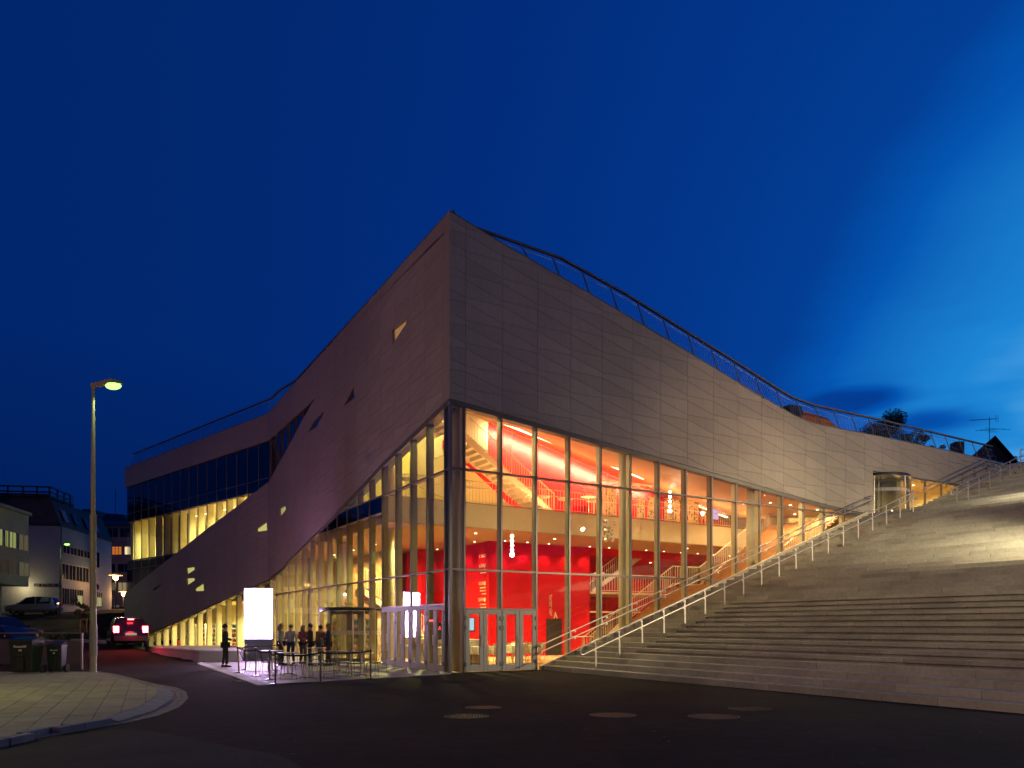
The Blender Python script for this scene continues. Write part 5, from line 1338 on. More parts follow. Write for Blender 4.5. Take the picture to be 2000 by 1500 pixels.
for (x0, x1, pm) in ((36, 56.5, Mdim), (16, 33, mat('blind_pane', (.22, .21, .17), .7)), (-8, 14, mat('blind_pane', (.22, .21, .17), .7))):
    s1 = hA(x0, 1100)[0]; s0 = hA(x1, 1100)[0]; win(bA, fA, s0, s1, 5.45, 6.60, pm, 2)
for s in (2.4, 5.4, 8.4): MB().box(s, s+.35, .9, 1.25, 1.5, hA(57, 1146)[1]-.003, fA).obj('pillar', Mga, bA)
MB().box(3.2, 5.0, 1.68, 1.79, 2.4, 4.0, fA).obj('window', Mdim, bA)
# hall with the white gable, mansard roof and roof terrace
Bo = Vector((-39.3, 66, 0)); Bd = Vector((-.164, .986, 0)).normalized(); Bn = Vector((-.986, -.164, 0))
fB = lambda s, dd, z: Bo+Bd*s+Bn*dd+Vector((0, 0, z))
hB = lambda px, py: onplane(px, py, Bo, Bd)
bB = empty('hall_building', Bo, 0, 'white gabled hall with dark mansard roof and window bands behind the thin lamp', 'building')
ztB = hB(118, 1028)[1]; LB = 12.6
MB().box(0, LB, 0, 9, 1.8, ztB, fB).obj('wall', Mwh, bB)
MB().prism([(-.05, ztB+.004), (LB, ztB+.004), (LB-2.0, ztB+2.6), (.3, ztB+2.75)], -.15, -.02, lambda s, d, z: fB(s, d, z)) if False else None
rm = MB(); zr = ztB+2.3
rm.hexa([fB(-.05, -.15, ztB+.003), fB(LB, -.15, ztB+.003), fB(LB, 9.1, ztB+.003), fB(-.05, 9.1, ztB+.003), fB(.1, .75, zr), fB(LB-.6, .75, zr), fB(LB-.6, 8.5, zr), fB(.1, 8.5, zr)]).obj('mansard_roof', M_dkroof, bB)
for s, pm in ((.9, Mfr), (3.2, Mpd), (5.9, Mpd), (8.2, Mfr)):
    q = [fB(s, -.06, ztB+.55), fB(s+.85, -.06, ztB+.55), fB(s+.85, .33, ztB+1.55), fB(s, .33, ztB+1.55)]
    nn = Vector((.92, .15, .36))*.06; MB().hexa([p for p in q]+[p+nn for p in q]).obj('skylight', pm if pm is Mpd else mat('skylight_frame', (.16, .17, .2), .4), bB)
# window bands along the side
def band(z0, z1, s0, s1, n, pm, par=bB):
    for k in range(n): a = s0+(s1-s0)*k/n; win(par, fB, a+.02, a+(s1-s0)/n-.02, z0, z1, pm, 2)
z1_ = hB(118, 1063)[1]; z2_ = hB(118, 1080)[1]; z3_ = hB(118, 1098)[1]; z4_ = hB(118, 1131)[1]; z5 = hB(118, 1147)[1]; z6 = hB(118, 1181)[1]
MB().box(.15, 8.2, -.10, -.004, z3_, ztB-.02, fB).obj('metal_cladding', Mtl, bB)
f2 = fB; fB_ = lambda s, dd, z: f2(s, dd-.10, z)
for k in range(5): win(bB, fB_, .3+1.55*k, .3+1.55*k+1.5, z2_, z1_, Mpd, 2)
for k in range(5): win(bB, fB, .3+1.55*k, .3+1.55*k+1.5, z4_, z3_-.05, Mpd, 2)
for k in range(6):
    a = .4+1.6*k
    if k == 3: continue
    win(bB, fB, a, a+1.5, z6, z5, Mpd, 3)
    if k in (2, 4, 5): MB().box(a+.2, a+1.3, -.035, -.03, z6+.1, z6+.95, fB).obj('lit_lower_pane', Mgr, bB)
MB().box(8.3, 9.2, -.02, -.004, z2_-.6, z1_+.1, fB).obj('window', Mpd, bB)
# gable end faces the camera: lettering, lamp-lit door canopy, flood box
gf = lambda dd, off, z: fB(-off, dd, z)
text('FOLKETS HUS', .43, M_dark, bB, fB(-.03, 2.05, hB(118, 1143.6)[1]-.15), -Bn, name='wall_lettering', ext=.03, align='LEFT', xs=.80, spacing=1.08)
MB().box(-.45, -.02, 2.0, 2.6, hB(118, 1138)[1], hB(118, 1137)[1]+.1, fB).obj('canopy', M_dark, bB) if False else None
MB().box(-.8, -.01, 2.7, 3.4, 5.15, 5.25, fB).obj('door_canopy', M_dark, bB)
MB().box(-.25, -.01, 2.2, 2.6, 3.35, 3.9, fB).obj('flood_box', mat('grey_flood_box', (.3, .3, .26), .5), bB)
light('door_canopy_lamp', 'POINT', fB(-.9, 2.7, 4.9), (1, .85, .45), 60, .1)
rt = empty('roof_terrace', fB(.5, 2, zr), 0, 'black timber roof terrace railing above the mansard roof', 'railing')
tz = zr; xs_ = [fB(.2, d, tz) for d in (.9, 1.9, 3.0, 4.2, 5.4, 6.6, 8.0, 9.5)]
for p in xs_: MB().box(p.x-.06, p.x+.06, p.y-.06, p.y+.06, p.z, p.z+1.15).obj('post', M_dark, rt)
for h_ in (.25, .6, 1.05): MB().box(.15, .25, .8, 9.6, tz+h_, tz+h_+.12, fB).obj('rail', M_dark, rt); MB().box(.3, 4.5, .8, .9, tz+h_, tz+h_+.12, fB).obj('rail', M_dark, rt)
for s in (1.6, 3.0, 4.4): MB().box(s, s+.12, .78, .9, tz, tz+1.15, fB).obj('post', M_dark, rt)
MB().box(.5, 6.2, 1.2, 8.2, zr+.01, zr+.55, fB).obj('roof_top', M_dkroof, bB); MB().box(6.0, 9.0, 1.6, 8.2, zr+.01, zr+.35, fB).obj('roof_top', M_dkroof, bB)
# brick-coloured flats with orange windows
bC = empty('apartment_building', P(224, 1187, 92), 0, 'pink-brown flats with orange lit windows beside the glass wing', 'building')
fC = lambda s, dd, z: Vector((s, 92+dd, z)); cx = lambda px: (px-1000)/F*92; cz_ = lambda py: EYE+(HY-py)/F*92
MB().box(cx(196), cx(300), 0, 12, 2, cz_(1028), fC).obj('wall', Mbk, bC)
MB().hexa([Vector((cx(185), 91.6, cz_(1028)+.004)), Vector((cx(300), 91.6, cz_(1028)+.004)), Vector((cx(300), 104, cz_(1028)+.004)), Vector((cx(185), 104, cz_(1028)+.004)), Vector((cx(190), 94, cz_(1012))), Vector((cx(300), 94, cz_(1012))), Vector((cx(300), 102, cz_(1012))), Vector((cx(190), 102, cz_(1012)))]).obj('roof', M_dkroof, bC)
for x0, x1, y0, y1, pm, n in ((210, 231, 1031, 1050, Mpd, 2), (234, 255, 1031, 1050, Mpd, 2), (218.5, 238.5, 1067, 1084, Mpo, 3), (243, 262, 1067, 1084, Mpb, 2), (217, 226, 1101, 1118, Mpd, 1), (230, 256, 1101, 1118, Mpd, 2), (218, 226.5, 1137, 1154, Mdim, 1), (230.5, 256, 1137, 1154, Mpt, 3), (222, 234, 1181, 1188, Mdim, 1)):
    win(bC, fC, cx(x0), cx(x1), cz_(y1), cz_(y0), pm, n)
    for k in range(1, 3): MB().box(cx(x0)+.06, cx(x1)-.06, -.048, -.03, cz_(y1)+(cz_(y0)-cz_(y1))*k/3, cz_(y1)+(cz_(y0)-cz_(y1))*k/3+.03, fC).obj('glazing_bar', Mfr, bC) if pm is Mpo else None
for y in (1058, 1092, 1128): MB().box(cx(196), cx(300), -.12, -.004, cz_(y)-.06, cz_(y)+.06, fC).obj('string_course', Mbk, bC)
# far houses and hill
for (x0, x1, y0, Y, lab) in ((145, 192, 991, 170, 'far slate-roofed block, dark against the sky, left of the lamp pole'), (190, 250, 1000, 150, 'far low block with a sloping dark roof beside the wing'), (100, 150, 985, 130, 'dark rooftop block behind the mansard roof')):
    a, b = (x0-1000)/F*Y, (x1-1000)/F*Y; z = EYE+(HY-y0)/F*Y; r = empty('far_building', (a, Y, 2), 0, lab, 'building')
    MB().box(a, b, Y, Y+10, 2, z-2.2).obj('wall', Mtl, r)
    MB().hexa([Vector(p) for p in ((a-.3, Y-.3, z-2.19), (b+.3, Y-.3, z-2.19), (b+.3, Y+10, z-2.19), (a-.3, Y+10, z-2.19), (a+1, Y+2, z), (b-2, Y+2, z-.2), (b-2, Y+8, z-.2), (a+1, Y+8, z))]).obj('roof', M_dkroof, r)
    for k in range(4): MB().box(a+1.5+k*(b-a-2)/4, a+2.4+k*(b-a-2)/4, Y-.05, Y-.003, z-4.4, z-3.2).obj('window', Mpd, r)
    MB().tube([(a+2, Y+3, z-.5), (a+2, Y+3, z+(5 if Y > 140 else 2))], .06, 4).obj('mast', M_dark, r)
hm = MB(); pts = []
xs2 = [-560+22*i for i in range(60)]
for j, (Y, k) in enumerate(((300, .0), (380, .55), (470, 1.0), (620, .8), (800, .0))):
    for x in xs2: hm.v.append((x, Y+14*math.sin(x*.013), (8 if k == 0 else 10+k*(36+9*math.sin(x*.016+1)+5*math.sin(x*.041)-.012*abs(x+260)))))
nx = len(xs2)
for j in range(4):
    for i in range(nx-1): hm.f.append((j*nx+i, j*nx+i+1, (j+1)*nx+i+1, (j+1)*nx+i))
tag(hm.obj('hills', mat('dark_hillside', (.03, .045, .03), .95, noise=(.03, .3)), smooth=True), kind='structure')
# raised ground behind the theatre
tag(MB().slab([(p.x, p.y) for p in (B(45, -60), B(140, -60), B(140, 90), B(45, 90))], -1, 10.78).obj('upper_terrain', mat('dark_grass', (.03, .045, .02), .95, noise=(.6, .3)), None), kind='structure')

# ------------------------------------------------------------------ trees
M_leaf = mat('dark_leaf', (.035, .065, .022), .7, noise=(1.5, .35)); M_leaf2 = mat('sapling_leaf', (.07, .11, .03), .7, noise=(3, .3)); M_bark = mat('bark', (.09, .065, .045), .9, noise=(5, .2))
def foliage(mb, c, rad, n, size, rng, squash=.8):
    for _ in range(n):
        while True:
            d = Vector((rng.uniform(-1, 1), rng.uniform(-1, 1), rng.uniform(-1, 1)))
            if .25 < d.length < 1: break
        p = Vector(c)+Vector((d.x*rad, d.y*rad, d.z*rad*squash)); a = Vector((rng.gauss(0, 1), rng.gauss(0, 1), rng.gauss(0, 1))).normalized(); b = a.orthogonal().normalized(); s = size*rng.uniform(.6, 1.3)
        mb.poly([p-a*s, p+b*s*.5, p+a*s, p-b*s*.5])
def tree(base, h, crown, lab, seed, n=2600, size=.16, mt=M_leaf, spread=None, trunk=.16, name='leafy_tree', cat='tree', grp=None):
    rng = random.Random(seed); base = Vector(base); r = empty(name, base, 0, lab, cat, grp)
    tk = MB(); top = base+Vector((0, 0, h*.62)); tk.tube([base-Vector((0, 0, .2)), base+Vector((.05*h*.1, 0, h*.3)), top], trunk, 8, r1=trunk*.5)
    tips = []
    for k in range(9):
        a = rng.uniform(0, 6.28); e = Vector((math.cos(a), math.sin(a), rng.uniform(.35, 1.2))).normalized()*crown*rng.uniform(.55, .95); s = base+Vector((0, 0, h*rng.uniform(.38, .62))); tk.tube([s, s+e*.55+Vector((0, 0, .05*h)), s+e], trunk*.4, 5, r1=.015); tips.append(s+e)
    tk.obj('trunk', M_bark, r, True)
    m = MB(); cc = base+Vector((0, 0, h-crown*.8))
    for t in tips+[cc+Vector((rng.uniform(-.8, .8)*crown, rng.uniform(-.6, .6)*crown, rng.uniform(-.5, .75)*crown)) for _ in range(12)]: foliage(m, t, crown*rng.uniform(.22, .42), n//21, size, rng)
    tag(m.obj('crown', mt, r), kind='stuff'); return r
def tb(px, Y, z): return ((px-1000)/F*Y, Y, z)
tree(tb(1712, 66, 10.8), 9.2, 3.1, 'broad dark tree rising above the right roof railing', 3, 12000, .12)
tree(tb(1665, 70, 10.8), 8.0, 1.9, 'smaller dark tree left of the broad one behind the roof', 5, 4500, .11)
tree(tb(1788, 64, 10.8), 6.9, 1.4, 'low bushy tree right of the broad one behind the roof', 6, 3500, .11)
def conifer(px, ytop, Y, lab, w_, seed):
    rng = random.Random(seed); b = Vector(tb(px, Y, 10.8)); h = EYE+(HY-ytop)/F*Y-10.8; r = empty('conifer', b, 0, lab, 'tree', 'small conifers beyond the right roof')
    MB().tube([b-Vector((0, 0, .2)), b+Vector((0, 0, h*.95))], .07, 6, r1=.02).obj('trunk', M_bark, r); m = MB()
    for k in range(11): foliage(m, b+Vector((rng.uniform(-.2, .2), 0, h*(.25+.72*k/11))), w_*(1.15-.8*k/11)*rng.uniform(.7, 1.1), 80, .10, rng, .55)
    tag(m.obj('crown', M_leaf, r), kind='stuff')
conifer(1815, 861, 60, 'tallest small conifer, leftmost beyond the right roof', .75, 1); conifer(1827, 870, 61, 'thin small conifer between the leftmost and the bushy one', .4, 2); conifer(1844, 860, 60, 'bushy small conifer, third from the left beyond the roof', .75, 3); conifer(1858, 866, 62, 'rightmost small conifer beyond the roof', .6, 4)
tree(tb(2000, 84, 10.8), 9.6, 1.7, 'dark tree cut by the right frame edge', 9, 3500, .12)
# house with antenna
H0 = 72; hx = lambda px: (px-1000)/F*H0; hz_ = lambda py: EYE+(HY-py)/F*H0
hs = empty('gabled_house', (hx(1935), H0, 10.8), 0, 'dark gabled house with chimney and antenna above the stair top', 'house')
pg = [(hx(1905), 10.8), (hx(1978), 10.8), (hx(1978), hz_(905)), (hx(1938), hz_(860)), (hx(1905), hz_(890))]
MB().prism(pg, 0, 9, lambda s, d, z: Vector((s+d*.35, H0+d, z))).obj('wall', mat('dark_house_paint', (.05, .045, .045), .8), hs)
for (a, b) in (((1896, 896), (1938.5, 855)), ((1938.5, 855), (1988, 911))):
    p, q = (hx(a[0]), hz_(a[1])), (hx(b[0]), hz_(b[1])); fr = lambda s, d, z: Vector((s+d*.35, H0-.4+d, z))
    MB().hexa([fr(p[0], 0, p[1]), fr(q[0], 0, q[1]), fr(q[0], 10, q[1]), fr(p[0], 10, p[1]), fr(p[0], 0, p[1]+.14), fr(q[0], 0, q[1]+.14), fr(q[0], 10, q[1]+.14), fr(p[0], 10, p[1]+.14)]).obj('roof', M_dkroof, hs)
MB().box(hx(1879), hx(1896), H0+1, H0+2, 10.8, hz_(857)).obj('chimney', M_dark, hs)
win(hs, lambda s, d, z: Vector((s, H0+d, z)), hx(1925), hx(1945), hz_(905), hz_(890), Mpd, 2)
an = empty('roof_antenna', (hx(1939), H0+.5, hz_(856)), 0, 'television antenna on a mast above the dark gable', 'antenna'); ax = hx(1939)
MB().tube([(ax, H0+.5, hz_(862)), (ax, H0+.5, hz_(812))], .03, 5).obj('mast', M_dark, an)
MB().tube([(hx(1901), H0+.5, hz_(818)), (hx(1954), H0+.5, hz_(815))], .025, 4).obj('boom', M_dark, an)
for k in range(14): x = hx(1903+3.6*k); z = hz_(818-3*k/14); MB().tube([(x, H0+.2, z-.1), (x, H0+.8, z+.1)], .012, 4).obj('element', M_dark, an)
for x in (1952, 1956): MB().tube([(hx(x), H0+.5, hz_(808)), (hx(x), H0+.5, hz_(822))], .02, 4).obj('element', M_dark, an)
for y, x0, x1, t in ((838, 1911, 1950, 0), (836, 1921, 1968, 1), (835, 1930, 1981, -2), (841, 1935, 1956, 0)): MB().tube([(hx(x0), H0+.5, hz_(y+t)), (hx(x1), H0+.5, hz_(y-t))], .018, 4).obj('element', M_dark, an)
# rail at the stair head
rh = empty('landing_railing', B(36.5, -3.0, 10.88), 0, 'thin pale railing at the head of the outdoor stair', 'railing')
for v in (-3.2, -1.8, -.4): MB().tube([B(36.9, v, 10.86), B(36.9, v, 12.0)], .035, 6).obj('post', M_steel, rh)
for z in (11.9, 11.5): MB().tube([B(36.9, -.4, z), B(36.9, -6.0, z)], .02, 6).obj('rail', M_steel, rh)

# sapling with stakes, planting and kerb at the road bend
q = P(160, 1226, 47); zb = terrain(q.x, q.y)
sp_ = tree((q.x, q.y, zb), 2.35, .55, 'young staked street tree at the road bend', 11, 900, .06, M_leaf2, trunk=.025, name='young_tree')
for dx_ in (-.05, .35): MB().tube([(q.x+dx_, q.y-.1, zb), (q.x+dx_, q.y-.1, zb+1.05)], .035, 6).obj('stake', M_woodst, sp_)
MB().box(q.x-.08, q.x+.38, q.y-.13, q.y-.07, zb+.98, zb+1.05).obj('cross_bar', M_woodst, sp_)
rng = random.Random(4)
for i, (px, Y, lab) in enumerate(((108, 44, 'spiky dark shrub left of the staked tree'), (126, 43, 'spiky dark shrub nearer the perforated fence'))):
    p = P(px, 1234, Y); z0 = terrain(p.x, p.y); r = empty('spiky_shrub', (p.x, p.y, z0), 0, lab, 'shrub', 'spiky shrubs at the road bend')
    for k in range(22):
        a = rng.uniform(0, 6.28); e = rng.uniform(.2, 1.2); d = Vector((math.cos(a), math.sin(a), e)).normalized(); s = Vector((-math.sin(a), math.cos(a), 0))*.05; o = Vector((p.x, p.y, z0)); L_ = rng.uniform(.5, .85)
        m = MB(); t = o+d*L_*.6; m.v += [tuple(o-s), tuple(o+s), tuple(t+s*.9+Vector((0, 0, .02))), tuple(o+d*L_-Vector((0, 0, .1))), tuple(t-s*.9+Vector((0, 0, .02))), tuple(t+Vector((0, 0, -.03)))]; m.f += [(0, 1, 2, 3, 4), (0, 4, 5), (1, 5, 2), (3, 2, 5), (3, 5, 4), (0, 5, 1)]; m.obj('leaf', M_leaf2, r)
m = MB()
for k in range(900):
    px = rng.uniform(128, 186); Y = rng.uniform(43.5, 47); p = P(px, 1230, Y); z0 = terrain(p.x, p.y); foliage(m, (p.x, p.y, z0+.15), .12, 2, .05, rng)
tag(m.obj('ground_cover', M_leaf), kind='stuff')
for i in range(5):
    a = P(138+14*i, 1236, 43.0-.3*i); b = P(151+14*i, 1236, 43.0-.3*i-.3); za, zb_ = terrain(a.x, a.y), terrain(b.x, b.y)
    o = MB().hexa([Vector((a.x, a.y, za-.3)), Vector((b.x, b.y, zb_-.3)), Vector((b.x, b.y+.25, zb_-.3)), Vector((a.x, a.y+.25, za-.3)), Vector((a.x, a.y, za+.16)), Vector((b.x, b.y, zb_+.16)), Vector((b.x, b.y+.25, zb_+.16)), Vector((a.x, a.y+.25, za+.16))]).obj('kerb', M_conc); tag(o, kind='structure')
# no-parking disc on a post by the tall lamp
rs_ = empty('round_road_sign', P(186, 1160, 64), 0, 'round red-rimmed road sign just behind the tall lamp pole', 'road sign')
p = P(187, 1146, 64); MB().tube([(p.x, p.y, 2.4), (p.x, p.y, p.z+.2)], .03, 6).obj('post', M_steel, rs_)
o = MB().tube([(p.x, p.y-.05, p.z), (p.x, p.y-.03, p.z)], .32, 20).obj('red_rim', mat('sign_rim_red', (.5, .02, .03), .5), rs_); MB().tube([(p.x, p.y-.06, p.z), (p.x, p.y-.052, p.z)], .23, 20).obj('blue_disc', mat('sign_disc_blue', (.02, .05, .35), .5), rs_)

rng = random.Random(21); m = MB()
for k in range(46):
    px, py = rng.uniform(300, 1980), rng.uniform(1335, 1498); q = G(px, py); s = rng.uniform(.006, .03); a = rng.uniform(0, 6.28)
    pts = [(q.x+s*math.cos(a+t)*rng.uniform(.6, 1), q.y+s*math.sin(a+t)*rng.uniform(.6, 1)) for t in (0, 1.3, 2.6, 3.9, 5.1)]
    m.slab(pts, .0015, rng.uniform(.004, .011))
tag(m.obj('leaf_litter', mat('dry_litter', (.12, .10, .07), .8, noise=(4, .4))), kind='stuff')
# ------------------------------------------------------------------ people
M_skin = mat('skin', (.45, .28, .21), .55); HAIR = [mat('brown_hair', (.04, .025, .015), .7), mat('fair_hair', (.22, .14, .06), .7), mat('black_hair', (.012, .01, .01), .6)]
def skinmesh(name, verts, edges, radii, m, parent, sub=1, root=0):
    me = bpy.data.meshes.new(name); me.from_pydata(verts, edges, []); me.materials.append(m); o = bpy.data.objects.new(name, me); COL.objects.link(o); o.parent = parent
    sk = o.modifiers.new('skin', 'SKIN'); sk.use_smooth_shade = True
    d = me.skin_vertices[0].data if me.skin_vertices else None
    if d is None:
        bm = bmesh.new(); bm.from_mesh(me); bm.verts.layers.skin.verify(); bm.to_mesh(me); bm.free(); d = me.skin_vertices[0].data
    for i, r_ in enumerate(radii): d[i].radius = (r_, r_) if not isinstance(r_, tuple) else r_
    for i in range(len(verts)): d[i].use_root = (i == root)
    s = o.modifiers.new('sub', 'SUBSURF'); s.levels = sub; s.render_levels = sub; return o
def person(loc, yaw, h, lab, top, legs, hair, arms=(0, 0), stride=.1, longhair=False):
    k = h/1.75; r = empty('person', loc, yaw, lab, 'person', None); r.scale = (k, k, k)
    # facing +y
    def arm(s, mode):
        sh = (s*.19, 0, 1.43)
        if mode == 0: return [sh, (s*.25, -.02, 1.16), (s*.26, .06, .92), (s*.255, .09, .84)]
        if mode == 1: return [sh, (s*.25, .0, 1.17), (s*.13, .22, 1.12), (s*.06, .27, 1.13)]
        return [sh, (s*.26, -.04, 1.17), (s*.22, .10, .96), (s*.19, .13, .92)]
    V = [(0, 0, .98), (0, -.01, 1.12), (0, 0, 1.28), (0, 0, 1.42), (0, 0, 1.50), (0, .015, 1.585), (0, .02, 1.67)]; Rr = [(.155, .11), (.13, .095), (.155, .11), (.13, .09), .052, (.075, .088), (.072, .088)]
    Ed = [(0, 1), (1, 2), (2, 3), (3, 4), (4, 5), (5, 6)]
    hands = []
    for s, md in ((-1, arms[0]), (1, arms[1])):
        A = arm(s, md); b = len(V); V += A; Rr += [.058, .042, .030, .034]; Ed += [(3, b), (b, b+1), (b+1, b+2), (b+2, b+3)]
        d = (Vector(A[3])-Vector(A[2])).normalized(); sd = Vector((0, 1, 0)) if abs(d.z) > .6 else Vector((0, 0, 1))
        for f_, (o_, L_) in enumerate(((-.030, .060), (-.010, .075), (.010, .070), (.030, .055))):
            p = Vector(A[3])+d*.035+sd*o_; q_ = p+d*L_+Vector((-s*.014, 0, 0)); c_ = len(V); V += [tuple(p), tuple(q_)]; Rr += [.0095, .0085]; Ed += [(b+3, c_), (c_, c_+1)]
        c_ = len(V); p = Vector(A[3])+sd*.04-Vector((s*.01, 0, 0)); V.append(tuple(p+d*.035)); Rr.append(.010); Ed.append((b+3, c_))
    feet = []
    for s in (-1, 1):
        st_ = stride*s; b = len(V); L = [(s*.09, 0, .93), (s*.10, st_*.5+.02, .50), (s*.11, st_-.02, .09), (s*.115, st_+.12, .045)]; V += L; Rr += [.088, .058, .042, .038]; Ed += [(0, b), (b, b+1), (b+1, b+2), (b+2, b+3)]; feet.append(L)
    skinmesh('body', V, Ed, Rr, M_skin, r, 1)
    # clothes: a jacket over torso and arms, trousers, shoes
    V = [(0, 0, .93), (0, -.01, 1.10), (0, 0, 1.28), (0, 0, 1.42), (0, 0, 1.475)]; Rr = [(.175, .13), (.160, .118), (.175, .13), (.145, .105), .065]; Ed = [(0, 1), (1, 2), (2, 3), (3, 4)]
    for s, md in ((-1, arms[0]), (1, arms[1])):
        A = arm(s, md)[:3]; b = len(V); V += A; Rr += [.078, .060, .050]; Ed += [(3, b), (b, b+1), (b+1, b+2)]
    skinmesh('jacket', V, Ed, Rr, top, r, 2)
    V = [(0, 0, .97)]; Rr = [(.165, .125)]; Ed = []
    for L in feet: b = len(V); V += [L[0], L[1], (L[2][0], L[2][1], .10)]; Rr += [.105, .075, .062]; Ed += [(0, b), (b, b+1), (b+1, b+2)]
    skinmesh('trousers', V, Ed, Rr, legs, r, 1)
    for L in feet:
        m = MB(); x, y = L[2][0], L[2][1]; m.hexa([(x-.05, y-.07, 0), (x+.05, y-.07, 0), (x+.045, y+.20, 0), (x-.045, y+.20, 0), (x-.042, y-.06, .11), (x+.042, y-.06, .11), (x+.03, y+.17, .05), (x-.03, y+.17, .05)]); o = l_(m, 'shoe', M_dark, r); bv = o.modifiers.new('b', 'BEVEL'); bv.width = .015
    m = MB(); m.ball((0, -.005, 1.685), .108, 12, 1.0); hh = l_(m, 'hair', hair, r, True); hh.scale = (.93, 1.02, 1); 
    if longhair: l_(MB().ball((0, -.065, 1.56), .10, 10, 1.5), 'hair', hair, r, True)
    # face
    fc = MB().hexa([(-.013, .095, 1.60), (.013, .095, 1.60), (.010, .126, 1.605), (-.010, .126, 1.605), (-.006, .095, 1.655), (.006, .095, 1.655), (.004, .104, 1.65), (-.004, .104, 1.65)]); l_(fc, 'nose', M_skin, r)
    for s in (-1, 1): l_(MB().ball((s*.032, .098, 1.652), .011, 8, .8), 'eye', M_dark, r, True); l_(MB().ball((s*.078, .01, 1.625), .022, 8, 1.4), 'ear', M_skin, r, True)
    l_(MB().box(-.024, .024, .092, .108, 1.568, 1.577), 'mouth', mat('lips', (.3, .1, .09), .5), r)
    return r
cl = lambda n, c: mat(n, c, .85, noise=(9, .12))
nv, wt_, rd, br, dk, gy, jn = cl('navy_cloth', (.025, .03, .06)), cl('white_cloth', (.42, .40, .42)), cl('dull_red_cloth', (.25, .06, .06)), cl('brown_cloth', (.16, .09, .06)), cl('charcoal_cloth', (.03, .03, .035)), cl('grey_cloth', (.22, .20, .24)), cl('denim', (.05, .075, .13))
pw = lambda px, py: tuple(B(*[0, 0])) if False else tuple(G(px, py, .024))
person(pw(440, 1303), R(-60), 1.64, 'lone person in a dark jacket standing on the forecourt edge at left', nv, dk, HAIR[2], (2, 1), .06)
person(pw(549, 1298), R(-80), 1.66, 'person in grey standing right next to the video pillar', gy, dk, HAIR[1], (1, 0), .08, True)
person(pw(568, 1297), R(170), 1.62, 'person in a white shirt and jeans with back turned', wt_, jn, HAIR[0], (0, 2), .05)
person(pw(592, 1296), R(-20), 1.60, 'person in a dull red top in the middle of the group', rd, dk, HAIR[1], (1, 1), .04, True)
person(pw(606, 1299), R(95), 1.66, 'person in dark clothes facing left, right of the red top', dk, dk, HAIR[2], (0, 1), .06)
person(pw(626, 1298), R(60), 1.60, 'person in a brown jacket in the waiting group', br, jn, HAIR[0], (2, 0), .08)
person(pw(641, 1300), R(110), 1.66, 'person in a navy jacket at the right of the group, by the revolving door', nv, dk, HAIR[1], (1, 2), .05, True)

